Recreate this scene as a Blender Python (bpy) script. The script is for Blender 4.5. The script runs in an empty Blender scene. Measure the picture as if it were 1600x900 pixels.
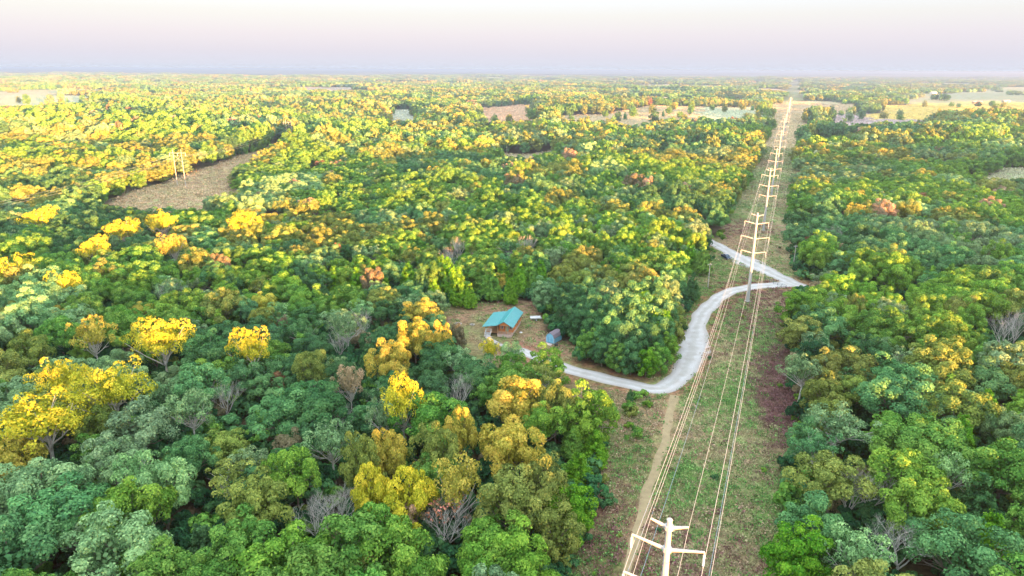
import bpy, math, random
import numpy as np
from mathutils import Vector, Matrix, Euler
R_ = math.radians
rnd = random.Random(7)
rng = np.random.default_rng(11)
S = bpy.context.scene
COL = S.collection

# ------------------------------------------------------------------ camera
CAM_H = 75.0
PITCH, ROLL = 17.72, 0.29
cam_d = bpy.data.cameras.new('camera'); cam_d.lens = 24; cam_d.sensor_width = 36
cam_d.clip_start = 0.5; cam_d.clip_end = 90000
cam = bpy.data.objects.new('camera', cam_d); COL.objects.link(cam)
CAMROT = Matrix.Rotation(R_(90 - PITCH), 3, 'X') @ Matrix.Rotation(R_(ROLL), 3, 'Z')
cam.matrix_world = Matrix.Translation((0, 0, CAM_H)) @ CAMROT.to_4x4()
S.camera = cam

# ------------------------------------------------------------------ sun and sky
SUN_EL, SUN_AZ = 2.7, 143.1            # azimuth clockwise from +Y: low behind the camera, to its right
w = bpy.data.worlds.new("World"); S.world = w; w.use_nodes = True
nt = w.node_tree; bg = nt.nodes['Background']
sk = nt.nodes.new('ShaderNodeTexSky'); sk.sky_type = 'NISHITA'; sk.sun_disc = False
sk.sun_elevation = R_(SUN_EL); sk.sun_rotation = R_(SUN_AZ); sk.dust_density = 2.0; sk.altitude = 200
mixs = nt.nodes.new('ShaderNodeMix'); mixs.data_type = 'RGBA'
mixs.inputs[0].default_value = 0.955
tc = nt.nodes.new('ShaderNodeTexCoord'); sep = nt.nodes.new('ShaderNodeSeparateXYZ')
ramp = nt.nodes.new('ShaderNodeValToRGB')
nt.links.new(tc.outputs['Generated'], sep.inputs[0]); nt.links.new(sep.outputs['Z'], ramp.inputs[0])
cr = ramp.color_ramp
cr.elements[0].position = 0.0; cr.elements[0].color = (0.50, 0.54, 0.63, 1)
cr.elements[1].position = 0.10; cr.elements[1].color = (0.63, 0.665, 0.74, 1)
for ps_, cc_ in ((.022, (.52, .52, .605)), (.045, (.56, .54, .61)), (.07, (.59, .59, .61))):
    e = cr.elements.new(ps_); e.color = (*cc_, 1)
e = cr.elements.new(0.40); e.color = (1.36, 1.54, 1.66, 1)  # upper dome made brighter and cooler than the horizon band, to lift the shade
vm = nt.nodes.new('ShaderNodeVectorMath'); vm.operation = 'SCALE'; vm.inputs['Scale'].default_value = 0.88
nt.links.new(ramp.outputs[0], vm.inputs[0])
nt.links.new(sk.outputs[0], mixs.inputs[6]); nt.links.new(vm.outputs[0], mixs.inputs[7])
nt.links.new(mixs.outputs[2], bg.inputs['Color']); bg.inputs['Strength'].default_value = 0.13
sd = bpy.data.lights.new('sun', 'SUN'); sd.energy = 3.9; sd.angle = R_(0.5); sd.color = (1.0, 0.42, 0.13)
sun = bpy.data.objects.new('sun', sd); COL.objects.link(sun)
az, el = R_(SUN_AZ), R_(SUN_EL)
SUNDIR = Vector((math.sin(az) * math.cos(el), math.cos(az) * math.cos(el), math.sin(el)))
sun.rotation_euler = SUNDIR.to_track_quat('Z', 'Y').to_euler(); sun.location = (0, 0, 200)
S.view_settings.view_transform = 'Standard'; S.view_settings.look = 'None'
S.view_settings.exposure = 3.68; S.view_settings.gamma = 1
S.render.engine = 'CYCLES'
S.cycles.max_bounces = 6; S.cycles.diffuse_bounces = 5; S.cycles.glossy_bounces = 1
S.cycles.transmission_bounces = 2; S.cycles.volume_bounces = 0; S.cycles.caustics_reflective = False
S.cycles.use_denoising = True

# ------------------------------------------------------------------ helpers: terrain height and pixel -> ground
SX, SY = -math.sin(az), -math.cos(az)      # horizontal direction the light travels in
def sstep(a, b, x):
    t = np.clip((x - a) / (b - a), 0, 1); return t * t * (3 - 2 * t)
def hgt(x, y):
    x = np.asarray(x, float); y = np.asarray(y, float)
    r = np.hypot(x, y); n = sstep(230, 800, r)
    u = 2.4 * np.sin(x / 97 + 1) * np.sin(y / 131 + .5) + 2.0 * np.sin((x + .6 * y) / 173 + 2) + 1.2 * np.sin((y - .5 * x) / 67)
    u2 = 2.2 * np.sin(x / 31 + 1.4 * np.sin(y / 47)) * np.sin(y / 39 + x / 90)
    z = u * (0.12 + 1.5 * n) + u2 * n
    f = sstep(1500, 6000, r)
    z = z + f * 9 * (np.sin(x / 810 + 1.3) * np.sin(y / 1130 + .4) + .6 * np.sin((x - .7 * y) / 560))
    g = sstep(6000, 16000, r)
    z = z + g * 17 * (1 + np.sin(x / 2900 + .8) * np.sin(y / 3700) + .5 * np.sin((x + y) / 1500))
    z = z + 9 * np.exp(-(((x + 420) / 260) ** 2 + ((y - 760) / 240) ** 2))
    s = x * SX + y * SY; t = x * -SY + y * SX
    z = z + SHADE_RIDGE * sstep(-130, -330, s) * (1 + .12 * np.sin(t / 140) + .07 * np.sin(t / 53 + 1))
    return z
SHADE_RIDGE = 17.8  # unseen rise behind the camera, height set for the foreground's shade
def hz(x, y): return float(hgt(x, y))
F = 1600 * 24 / 36
def ray(px, py): return (CAMROT @ Vector(((px - 800) / F, -(py - 450) / F, -1))).normalized()
def pix(px, py, z=0.0):                     # photo pixel -> point z metres above the ground
    d = ray(px, py)
    if d.z > -0.004: d.z = -0.004
    k = (CAM_H - z) / -d.z; zz = 0
    for _ in range(12):
        x, y = d.x * k, d.y * k
        zz = hz(x, y) + z; k = 0.5 * k + 0.5 * (CAM_H - zz) / -d.z
    return Vector((d.x * k, d.y * k, hz(d.x * k, d.y * k)))
CI = CAMROT.inverted()
def topix(p):
    v = CI @ (Vector(p) - Vector((0, 0, CAM_H)))
    return 800 + F * v.x / -v.z, 450 - F * v.y / -v.z
def PP(lst): return np.array([pix(a, b).to_2d()[:] for a, b in lst])
def inpoly(x, y, P):
    c = np.zeros(x.shape, bool); n = len(P); j = n - 1
    for i in range(n):
        xi, yi = P[i]; xj, yj = P[j]
        m = ((yi > y) != (yj > y)) & (x < (xj - xi) * (y - yi) / (yj - yi + 1e-12) + xi)
        c ^= m; j = i
    return c
def dpoly(x, y, L):                         # distance to an open polyline
    d = np.full(x.shape, 1e9)
    for (ax, ay), (bx, by) in zip(L[:-1], L[1:]):
        vx, vy = bx - ax, by - ay; q = vx * vx + vy * vy + 1e-9
        t = np.clip(((x - ax) * vx + (y - ay) * vy) / q, 0, 1)
        d = np.minimum(d, np.hypot(x - ax - t * vx, y - ay - t * vy))
    return d

# ------------------------------------------------------------------ object helpers
def tag(o, label=None, cat=None, group=None, kind=None):
    if label: o['label'] = label
    if cat: o['category'] = cat
    if group: o['group'] = group
    if kind: o['kind'] = kind
    return o
def empty(name, loc=(0, 0, 0), rz=0, sc=1.0):
    o = bpy.data.objects.new(name, None); o.empty_display_size = .5
    o.location = loc; o.rotation_euler = (0, 0, rz)
    o.scale = (sc, sc, sc) if isinstance(sc, (int, float)) else sc
    COL.objects.link(o); return o
def mesh_np(name, V, Fq, mat, var=None, smooth=False):
    V = np.asarray(V, np.float32); me = bpy.data.meshes.new(name)
    Fq = np.asarray(Fq, np.int32); k = Fq.shape[1]; nf = len(Fq)
    me.vertices.add(len(V)); me.vertices.foreach_set('co', V.ravel())
    me.loops.add(nf * k); me.loops.foreach_set('vertex_index', Fq.ravel())
    me.polygons.add(nf); me.polygons.foreach_set('loop_start', np.arange(nf, dtype=np.int32) * k)
    me.update(calc_edges=True)
    if var is not None:
        a = me.attributes.new('var', 'FLOAT', 'POINT'); a.data.foreach_set('value', np.asarray(var, np.float32))
    if smooth: me.polygons.foreach_set('use_smooth', [True] * nf)
    me.materials.append(mat); return me
def link(name, me, parent=None, loc=(0, 0, 0)):
    o = bpy.data.objects.new(name, me); COL.objects.link(o); o.location = loc
    if parent is not None: o.parent = parent
    return o
class MB:
    """collects boxes, prisms and tubes; build() links them as ONE mesh object"""
    def __init__(s): s.v = []; s.f = []
    def quad(s, pts): n = len(s.v); s.v += [tuple(p) for p in pts]; s.f.append(tuple(range(n, n + len(pts))))
    def box(s, c, d, rz=0):
        n = len(s.v); cx, cy, cz = c; a, b, h = d[0] / 2, d[1] / 2, d[2] / 2; co, si = math.cos(rz), math.sin(rz)
        for z in (-h, h):
            for x, y in ((-a, -b), (a, -b), (a, b), (-a, b)): s.v.append((cx + x * co - y * si, cy + x * si + y * co, cz + z))
        s.f += [tuple(n + i for i in q) for q in ((3, 2, 1, 0), (4, 5, 6, 7), (0, 1, 5, 4), (1, 2, 6, 5), (2, 3, 7, 6), (3, 0, 4, 7))]
        return s
    def prism(s, prof, y0, y1):             # profile in x,z extruded along y
        n = len(s.v); k = len(prof)
        s.v += [(x, y0, z) for x, z in prof] + [(x, y1, z) for x, z in prof]
        s.f += [tuple(n + i for i in range(k)), tuple(n + k + i for i in reversed(range(k)))]
        s.f += [(n + (i + 1) % k, n + i, n + k + i, n + k + (i + 1) % k) for i in range(k)]
        return s
    def tube(s, pts, rad, sides=6, cap=True):
        pts = [Vector(p) for p in pts]; n0 = len(s.v)
        if not isinstance(rad, (list, tuple)): rad = [rad] * len(pts)
        for i, p in enumerate(pts):
            t = (pts[min(i + 1, len(pts) - 1)] - pts[max(i - 1, 0)]).normalized()
            a = Vector((0, 0, 1)) if abs(t.z) < .9 else Vector((1, 0, 0))
            u = t.cross(a).normalized(); v = t.cross(u)
            for k in range(sides):
                q = 2 * math.pi * k / sides; s.v.append(tuple(p + rad[i] * (math.cos(q) * u + math.sin(q) * v)))
        for i in range(len(pts) - 1):
            for k in range(sides):
                a = n0 + i * sides + k; b = n0 + i * sides + (k + 1) % sides
                s.f.append((b, a, a + sides, b + sides))
        if cap: s.f += [tuple(n0 + k for k in range(sides)), tuple(n0 + (len(pts) - 1) * sides + k for k in reversed(range(sides)))]
        return s
    def mesh(s, name, mat):
        me = bpy.data.meshes.new(name); me.from_pydata(s.v, [], s.f); me.update(); me.materials.append(mat); return me
    def build(s, name, mat, parent=None, loc=(0, 0, 0)): return link(name, s.mesh(name, mat), parent, loc)
def copy_tree(o, parent=None):
    c = o.copy(); COL.objects.link(c)
    if parent is not None: c.parent = parent
    for ch in list(o.children): copy_tree(ch, c)
    return c

# ------------------------------------------------------------------ materials
def newmat(name):
    m = bpy.data.materials.new(name); m.use_nodes = True; t = m.node_tree
    b = t.nodes['Principled BSDF']; b.inputs['Specular IOR Level'].default_value = 0.25; return m, t, b
def N(t, ty, **k):
    n = t.nodes.new(ty)
    for a, v in k.items(): setattr(n, a, v)
    return n
def plain(name, col, rough=.6, metal=0, nscale=3.0, amt=.25):
    m, t, b = newmat(name); tc = N(t, 'ShaderNodeTexCoord'); no = N(t, 'ShaderNodeTexNoise'); no.inputs['Scale'].default_value = nscale
    no.inputs['Detail'].default_value = 4; t.links.new(tc.outputs['Object'], no.inputs['Vector'])
    mr = N(t, 'ShaderNodeMapRange'); mr.inputs['To Min'].default_value = 1 - amt; mr.inputs['To Max'].default_value = 1 + amt
    t.links.new(no.outputs[0], mr.inputs[0]); vs = N(t, 'ShaderNodeVectorMath', operation='SCALE')
    vs.inputs[0].default_value = col; t.links.new(mr.outputs[0], vs.inputs['Scale']); t.links.new(vs.outputs[0], b.inputs['Base Color'])
    b.inputs['Roughness'].default_value = rough; b.inputs['Metallic'].default_value = metal; return m
def leafmat(name, trans=.3):
    m, t, b = newmat(name)
    at = N(t, 'ShaderNodeAttribute', attribute_type='INSTANCER', attribute_name='tcol')
    av = N(t, 'ShaderNodeAttribute', attribute_type='GEOMETRY', attribute_name='var')
    mr = N(t, 'ShaderNodeMapRange'); mr.inputs['To Min'].default_value = .62; mr.inputs['To Max'].default_value = 1.95
    t.links.new(av.outputs['Fac'], mr.inputs[0])
    vs = N(t, 'ShaderNodeVectorMath', operation='SCALE'); t.links.new(at.outputs['Color'], vs.inputs[0]); t.links.new(mr.outputs[0], vs.inputs['Scale'])
    hs = N(t, 'ShaderNodeHueSaturation'); t.links.new(vs.outputs[0], hs.inputs['Color'])
    mh = N(t, 'ShaderNodeMapRange'); mh.inputs['To Min'].default_value = .53; mh.inputs['To Max'].default_value = .475
    t.links.new(av.outputs['Fac'], mh.inputs[0]); t.links.new(mh.outputs[0], hs.inputs['Hue'])
    di = N(t, 'ShaderNodeBsdfDiffuse'); tr = N(t, 'ShaderNodeBsdfTranslucent'); mx = N(t, 'ShaderNodeMixShader'); mx.inputs[0].default_value = trans * .6
    t.links.new(hs.outputs[0], di.inputs[0]); t.links.new(hs.outputs[0], tr.inputs[0])
    t.links.new(di.outputs[0], mx.inputs[1]); t.links.new(tr.outputs[0], mx.inputs[2])
    t.links.new(mx.outputs[0], t.nodes['Material Output'].inputs['Surface']); t.nodes.remove(b); return m
M_LEAF = leafmat('leaves')
M_BARK = plain('bark', (.20, .17, .14), .9, 0, 2.5, .4)
M_BARKPALE = plain('pale_bark', (.52, .49, .46), .9, 0, 2.5, .3)
M_STEEL = plain('pole_steel', (.46, .46, .46), .45, .0, .6, .10)
M_ARM = plain('arm_steel', (.50, .48, .46), .45, 0, 1, .08)
M_INS = plain('insulator', (.72, .72, .74), .4, 0, 4, .1)
M_WIRE = plain('wire', (.30, .36, .42), .5, 0, .2, .1)
M_WOODPOLE = plain('weathered_pole', (.46, .43, .40), .85, 0, 1.5, .25)
M_GRAVEL, t, b = newmat('gravel')
tcn = N(t, 'ShaderNodeTexCoord'); n1 = N(t, 'ShaderNodeTexNoise'); n1.inputs['Scale'].default_value = .35; n1.inputs['Detail'].default_value = 8
n2 = N(t, 'ShaderNodeTexNoise'); n2.inputs['Scale'].default_value = 4; n2.inputs['Detail'].default_value = 6
t.links.new(tcn.outputs['Object'], n1.inputs['Vector']); t.links.new(tcn.outputs['Object'], n2.inputs['Vector'])
r1 = N(t, 'ShaderNodeValToRGB'); r1.color_ramp.elements[0].position = .3; r1.color_ramp.elements[0].color = (.46, .43, .42, 1)
r1.color_ramp.elements[1].position = .65; r1.color_ramp.elements[1].color = (.54, .53, .54, 1); t.links.new(n1.outputs[0], r1.inputs[0])
mx = N(t, 'ShaderNodeMix', data_type='RGBA', blend_type='MULTIPLY'); mx.inputs[0].default_value = .35
r2 = N(t, 'ShaderNodeValToRGB'); r2.color_ramp.elements[0].position = .3; r2.color_ramp.elements[0].color = (.7, .68, .66, 1); r2.color_ramp.elements[1].position = .6
t.links.new(n2.outputs[0], r2.inputs[0]); t.links.new(r1.outputs[0], mx.inputs[6]); t.links.new(r2.outputs[0], mx.inputs[7])
av = N(t, 'ShaderNodeAttribute', attribute_type='GEOMETRY', attribute_name='var')
ad = N(t, 'ShaderNodeMath', operation='ADD'); sb = N(t, 'ShaderNodeMath', operation='MULTIPLY_ADD'); sb.inputs[1].default_value = .5; sb.inputs[2].default_value = -.25
t.links.new(n1.outputs[0], sb.inputs[0]); t.links.new(av.outputs['Fac'], ad.inputs[0]); t.links.new(sb.outputs[0], ad.inputs[1])
rr_ = N(t, 'ShaderNodeValToRGB'); rc_ = rr_.color_ramp; rc_.elements[0].position = 0; rc_.elements[0].color = (.80, .80, .76, 1); rc_.elements[1].position = 1; rc_.elements[1].color = (.48, .40, .32, 1)
for ps_, cc_ in ((.16, (.84, .83, .80)), (.30, (1, 1, 1)), (.50, (1, 1, 1)), (.64, (.84, .82, .80)), (.82, (.78, .74, .70))): e = rc_.elements.new(ps_); e.color = (*cc_, 1)
t.links.new(ad.outputs[0], rr_.inputs[0]); m2 = N(t, 'ShaderNodeMix', data_type='RGBA', blend_type='MULTIPLY'); m2.inputs[0].default_value = .8
t.links.new(mx.outputs[2], m2.inputs[6]); t.links.new(rr_.outputs[0], m2.inputs[7])
t.links.new(m2.outputs[2], b.inputs['Base Color']); b.inputs['Roughness'].default_value = .95
bp = N(t, 'ShaderNodeBump'); bp.inputs['Strength'].default_value = .5; bp.inputs['Distance'].default_value = .1
t.links.new(n2.outputs[0], bp.inputs['Height']); t.links.new(bp.outputs[0], b.inputs['Normal'])
M_TRACK = plain('worn_dirt', (.34, .26, .15), .95, 0, .8, .35)

# ground: base colour from the corner attribute 'gcol' broken up by noise
M_GROUND, t, b = newmat('ground')
at = N(t, 'ShaderNodeAttribute', attribute_type='GEOMETRY', attribute_name='gcol')
tcn = N(t, 'ShaderNodeTexCoord')
def noise(sc, det=6):
    n = N(t, 'ShaderNodeTexNoise'); n.inputs['Scale'].default_value = sc; n.inputs['Detail'].default_value = det
    n.inputs['Roughness'].default_value = .65; t.links.new(tcn.outputs['Object'], n.inputs['Vector']); return n
na, nb, nc = noise(.16), noise(1.1), noise(.008, 10)
mul = N(t, 'ShaderNodeMapRange'); mul.inputs['From Min'].default_value = .3; mul.inputs['From Max'].default_value = .7
mul.inputs['To Min'].default_value = .45; mul.inputs['To Max'].default_value = 1.55; t.links.new(nb.outputs[0], mul.inputs[0])
vs = N(t, 'ShaderNodeVectorMath', operation='SCALE'); t.links.new(at.outputs['Color'], vs.inputs[0]); t.links.new(mul.outputs[0], vs.inputs['Scale'])
tint = N(t, 'ShaderNodeValToRGB'); tint.color_ramp.elements[0].position = .36; tint.color_ramp.elements[0].color = (1.05, .80, .74, 1)
tint.color_ramp.elements[1].position = .62; tint.color_ramp.elements[1].color = (.80, 1.15, .62, 1)
el_ = tint.color_ramp.elements.new(.5); el_.color = (1.05, 1, .85, 1)
t.links.new(na.outputs[0], tint.inputs[0])
mt = N(t, 'ShaderNodeMix', data_type='RGBA', blend_type='MULTIPLY'); mt.inputs[0].default_value = .8
t.links.new(vs.outputs[0], mt.inputs[6]); t.links.new(tint.outputs[0], mt.inputs[7]); t.links.new(mt.outputs[2], b.inputs['Base Color'])
b.inputs['Roughness'].default_value = 1; bp = N(t, 'ShaderNodeBump'); bp.inputs['Strength'].default_value = .7; bp.inputs['Distance'].default_value = .3
t.links.new(nb.outputs[0], bp.inputs['Height']); t.links.new(bp.outputs[0], b.inputs['Normal'])

# ------------------------------------------------------------------ layout (world polygons and lines)
P2 = pix(1168, 471); LA = R_(21.7); LD = Vector((math.sin(LA), math.cos(LA), 0)); LP = Vector((LD.y, -LD.x, 0))
def along(a, p=0): q = P2 + LD * a + LP * p; q.z = hz(q.x, q.y); return q
def corr(x, y):                             # coordinates along / across the power-line strip
    dx, dy = x - P2.x, y - P2.y
    return dx * LD.x + dy * LD.y, dx * LP.x + dy * LP.y
DRIVE = PP([(808, 546), (850, 562), (905, 582), (965, 596), (1025, 607), (1062, 590), (1078, 560), (1086, 525), (1098, 490), (1128, 462), (1168, 449), (1215, 445), (1245, 444)])
ROAD = PP([(1085, 365), (1133, 390), (1165, 408), (1200, 424), (1234, 440), (1275, 455), (1330, 470), (1420, 478)])
TRACK = PP([(1054, 618), (1040, 680), (1022, 740), (1004, 800), (985, 870), (970, 940), (950, 1050)])
YARD = PP([(690, 478), (760, 472), (845, 468), (850, 500), (852, 520), (900, 545), (905, 582), (830, 575), (700, 530), (685, 500)])
ISLAND = PP([(893, 545), (908, 570), (960, 585), (1020, 592), (1045, 560), (1062, 520), (1085, 480), (1065, 440), (1000, 432), (850, 440), (850, 480), (872, 500), (888, 520)])
VIEWGAP = PP([(690, 520), (690, 560), (735, 596), (800, 604), (860, 600), (885, 640), (950, 650), (960, 600), (905, 582), (900, 540), (760, 520)])
FRONTGAP = PP([(905, 600), (1060, 625), (1045, 760), (1010, 960), (880, 960), (905, 880), (925, 770), (940, 700), (915, 640)])
JUNCT = PP([(1060, 450), (1108, 380), (1130, 368), (1180, 350), (1180, 460), (1100, 500)])
HLINE = PP([(130, 345), (195, 303), (330, 260), (440, 222), (480, 214), (455, 234), (385, 272), (352, 292), (385, 302), (390, 325), (300, 348), (220, 360)])
FIELDS = [PP(p) for p in [
 [(604, 208), (610, 172), (652, 171), (658, 206)], [(740, 202), (750, 168), (840, 163), (842, 200), (800, 206)],
 [(862, 204), (866, 181), (950, 178), (960, 172), (1112, 168), (1116, 206), (1000, 208)], [(1090, 200), (1100, 168), (1190, 166), (1192, 198)],
 [(1285, 208), (1295, 177), (1420, 177), (1470, 186), (1450, 210)], [(1190, 232), (1196, 172), (1208, 160), (1300, 158), (1360, 170), (1270, 182), (1258, 234)],
 [(1262, 232), (1330, 212), (1335, 234), (1262, 244)], [(1545, 240), (1590, 206), (1680, 206), (1680, 240)],
 [(1350, 186), (1370, 166), (1480, 158), (1720, 156), (1720, 184), (1520, 186)], [(1500, 308), (1522, 268), (1640, 256), (1660, 300)],
 [(760, 268), (780, 238), (880, 236), (900, 262)], [(-20, 178), (-20, 150), (140, 150), (160, 172)], [(1400, 162), (1430, 146), (1620, 144), (1640, 158)]]]
def infield(x, y, f):
    return inpoly(x + 8 * np.sin(y / 27) + 5 * np.sin(x / 13 + y / 19), y + 10 * np.sin(x / 31 + 2) + 6 * np.sin(x / 11), f)
def wild(x, y):                             # farm clearings that break up the far woods
    r = np.hypot(x, y); q = np.sin(x / 260 + 1.7 * np.sin(y / 310)) * np.sin(y / 240 + 1.5 * np.sin(x / 330 + 2)) + .25 * np.sin(x / 70 + y / 50)
    return (r > 1250) & (q > .95 - .62 * sstep(1250, 2600, r) - .18 * sstep(-500, 900, x))
def open_mask(x, y):
    a, p = corr(x, y)
    m = (np.abs(p + 1.9) < 16.6 + 24 * sstep(1400, 1700, a) + 1.3 * np.sin(a / 17) + .8 * np.sin(a / 7 + p)) & (a > -400) & (a < 6000)
    m |= inpoly(x, y, YARD) | inpoly(x, y, VIEWGAP) | inpoly(x, y, FRONTGAP) | inpoly(x, y, HLINE) | inpoly(x, y, JUNCT)
    m |= dpoly(x, y, DRIVE) < 5.5; m |= dpoly(x, y, ROAD) < 6.5
    for f in FIELDS: m |= infield(x, y, f)
    m |= wild(x, y)
    isl = inpoly(x, y, ISLAND) & (dpoly(x, y, DRIVE) > 5.5)
    return m & ~isl
def fnoise(x, y, s):
    return (np.sin(x / s + 1.3 * np.sin(y / s * .8 + 1)) + np.sin(y / s * 1.1 + 1.7 * np.sin(x / s * .7 + 4)) + np.sin((x + y) / s * .61 + 2)) / 3

# ------------------------------------------------------------------ ground sheet
def axis(lo, hi, fine0, fine1, step, gr):
    a = list(np.arange(fine0, fine1 + .01, step)); s = step
    while a[-1] < hi: s *= gr; a.append(a[-1] + s)
    s = step
    while a[0] > lo: s *= gr; a.insert(0, a[0] - s)
    return np.array(a)
gx = axis(-30000, 30000, -150, 200, 2.2, 1.035); gy = axis(-30000, 30000, 60, 400, 2.2, 1.03)
GX, GY = np.meshgrid(gx, gy); ny, nx = GX.shape
GZ = hgt(GX, GY); V = np.stack([GX, GY, GZ], -1).reshape(-1, 3)
ii = np.arange(ny * nx).reshape(ny, nx)
Fq = np.stack([ii[:-1, :-1], ii[:-1, 1:], ii[1:, 1:], ii[1:, :-1]], -1).reshape(-1, 4)
me = mesh_np('ground', V, Fq, M_GROUND, smooth=True)
x, y = V[:, 0].astype(float), V[:, 1].astype(float); a, p = corr(x, y)
C = np.tile(np.array([.075, .062, .035]), (len(V), 1))                      # leaf litter under the trees
om = open_mask(x, y); C[om] = (.17, .15, .075)
wl = wild(x, y) & (np.abs(p + 1) > 17); wn = fnoise(x, y, 300.)[:, None]
C[wl] = np.where(wn > .3, [.46, .40, .26], np.where(wn > -.2, [.40, .38, .22], [.42, .33, .28]))[wl]
far = np.hypot(x, y) > 7600
qf = fnoise(x, y, 420.) + .4 * fnoise(x, y, 130.)
C[far] = np.where((qf[far] > .45)[:, None], [.26, .22, .11], np.where((qf[far] > -.2)[:, None], [.16, .14, .05], [.06, .09, .04]))
cm = (np.abs(p + 1) < 19) & (a < 5200)
g = fnoise(x, y, 9.) * .5 + fnoise(x, y, 31.) * .5
green = np.array([.13, .19, .065]); tan = np.array([.27, .24, .14]); maroon = np.array([.19, .11, .095])
w1 = sstep(-.25, .35, g)[:, None]; cc = tan * (1 - w1) + green * w1
w2 = (sstep(.1, .6, fnoise(x + 50, y, 17.)) * .45)[:, None]; cc = cc * (1 - w2) + maroon * w2
strip = (sstep(4, 11, p + 2.2 * np.sin(a / 13) + 1.5 * np.sin(a / 4 + p)) * sstep(-118, -80, a) * sstep(-14, -55, a) )[:, None]
cc = cc * (1 - strip) + np.array([.135, .075, .07]) * strip
C[cm] = cc[cm]
fg = inpoly(x, y, FRONTGAP) | inpoly(x, y, JUNCT); C[fg] = (cc * np.array([1.0, .85, .9]))[fg]
hl = inpoly(x, y, HLINE); C[hl] = (cc * .4 * .8 + .6 * np.array([.50, .36, .25]))[hl]
yd = inpoly(x, y, YARD); yn = sstep(-.3, .4, fnoise(x, y, 7.))[:, None]
C[yd] = (np.array([.27, .17, .12]) * yn + np.array([.21, .19, .10]) * (1 - yn))[yd]
dd = dpoly(x, y, DRIVE); m = (dd < 6) & (dd > 3) & (y > 100); C[m] = C[m] * .4 + np.array([.26, .11, .08]) * .6
fc = [(.30, .31, .26), (.36, .26, .18), (.32, .27, .18), (.30, .32, .24), (.30, .25, .25), (.33, .27, .18), (.26, .28, .17), (.28, .27, .15), (.40, .33, .12), (.25, .25, .17), (.25, .22, .15), (.30, .30, .2), (.25, .24, .16)]
for f, c in zip(FIELDS, [tuple(1.45 * v for v in q) for q in fc]):
    m = infield(x, y, f); C[m] = np.array(c)
m = cm & (a > 500) & (a < 5200); C[m] = C[m] * .5 + np.array([.16, .15, .07])
ca = me.color_attributes.new('gcol', 'FLOAT_COLOR', 'POINT')
ca.data.foreach_set('color', np.concatenate([C, np.ones((len(C), 1))], 1).astype(np.float32).ravel())
tag(link('ground', me), kind='structure')

# roads: strips draped over the ground
def smooth_line(L, step=1.5):
    L = np.asarray(L); out = []
    for i in range(len(L) - 1):
        p0 = L[max(i - 1, 0)]; p1 = L[i]; p2 = L[i + 1]; p3 = L[min(i + 2, len(L) - 1)]
        n = max(2, int(np.hypot(*(p2 - p1)) / step))
        for k in range(n):
            t = k / n; out.append(.5 * ((2 * p1) + (p2 - p0) * t + (2 * p0 - 5 * p1 + 4 * p2 - p3) * t * t + (3 * p1 - p0 - 3 * p2 + p3) * t ** 3))
    out.append(L[-1]); return np.array(out)
def strip_obj(name, L, wfun, mat, lift, cols=13, jag=.5):
    L = smooth_line(L); T = np.gradient(L, axis=0); T /= np.hypot(T[:, 0], T[:, 1])[:, None]; Nn = np.stack([T[:, 1], -T[:, 0]], 1)
    n = len(L); V = []; VA = []
    for i in range(n):
        wd = wfun(i / (n - 1)) / 2; jl = jag * (math.sin(i * .9) + math.sin(i * .37 + 2)) * .5; jr = jag * (math.sin(i * .71 + 1) + math.sin(i * .29)) * .5
        for c in range(cols):
            o = -wd - jl + (2 * wd + jl + jr) * c / (cols - 1); q = L[i] + Nn[i] * o
            e = min(c, cols - 1 - c); lf = lift if e > 0 else -.05
            V.append((q[0], q[1], hz(q[0], q[1]) + lf + (.03 if e > 1 else 0) + (.03 if c == cols // 2 else 0))); VA.append(abs(2 * c / (cols - 1) - 1))
    Fq = [(i * cols + c, i * cols + c + 1, (i + 1) * cols + c + 1, (i + 1) * cols + c) for i in range(n - 1) for c in range(cols - 1)]
    return tag(link(name, mesh_np(name, V, Fq, mat, VA, smooth=True)), kind='structure')
def dwid(t): return 5.8 - 2.2 * max(0, 1 - t / .12) + 4.6 * math.exp(-((t - .45) / .08) ** 2) + 1.2 * math.exp(-((t - .95) / .06) ** 2)
strip_obj('gravel_driveway', DRIVE, dwid, M_GRAVEL, .05)
strip_obj('gravel_road', ROAD, lambda t: 7.0 + 6.5 * math.exp(-((t - .44) / .10) ** 2), M_GRAVEL, .066)
strip_obj('dirt_track', TRACK, lambda t: 2.6, M_TRACK, .03, 5)
strip_obj('far_road', PP([(1120, 228), (1190, 217), (1250, 216), (1300, 215)]), lambda t: 8, plain('pale_road', (.5, .44, .38), .95), .4, 5)

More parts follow.
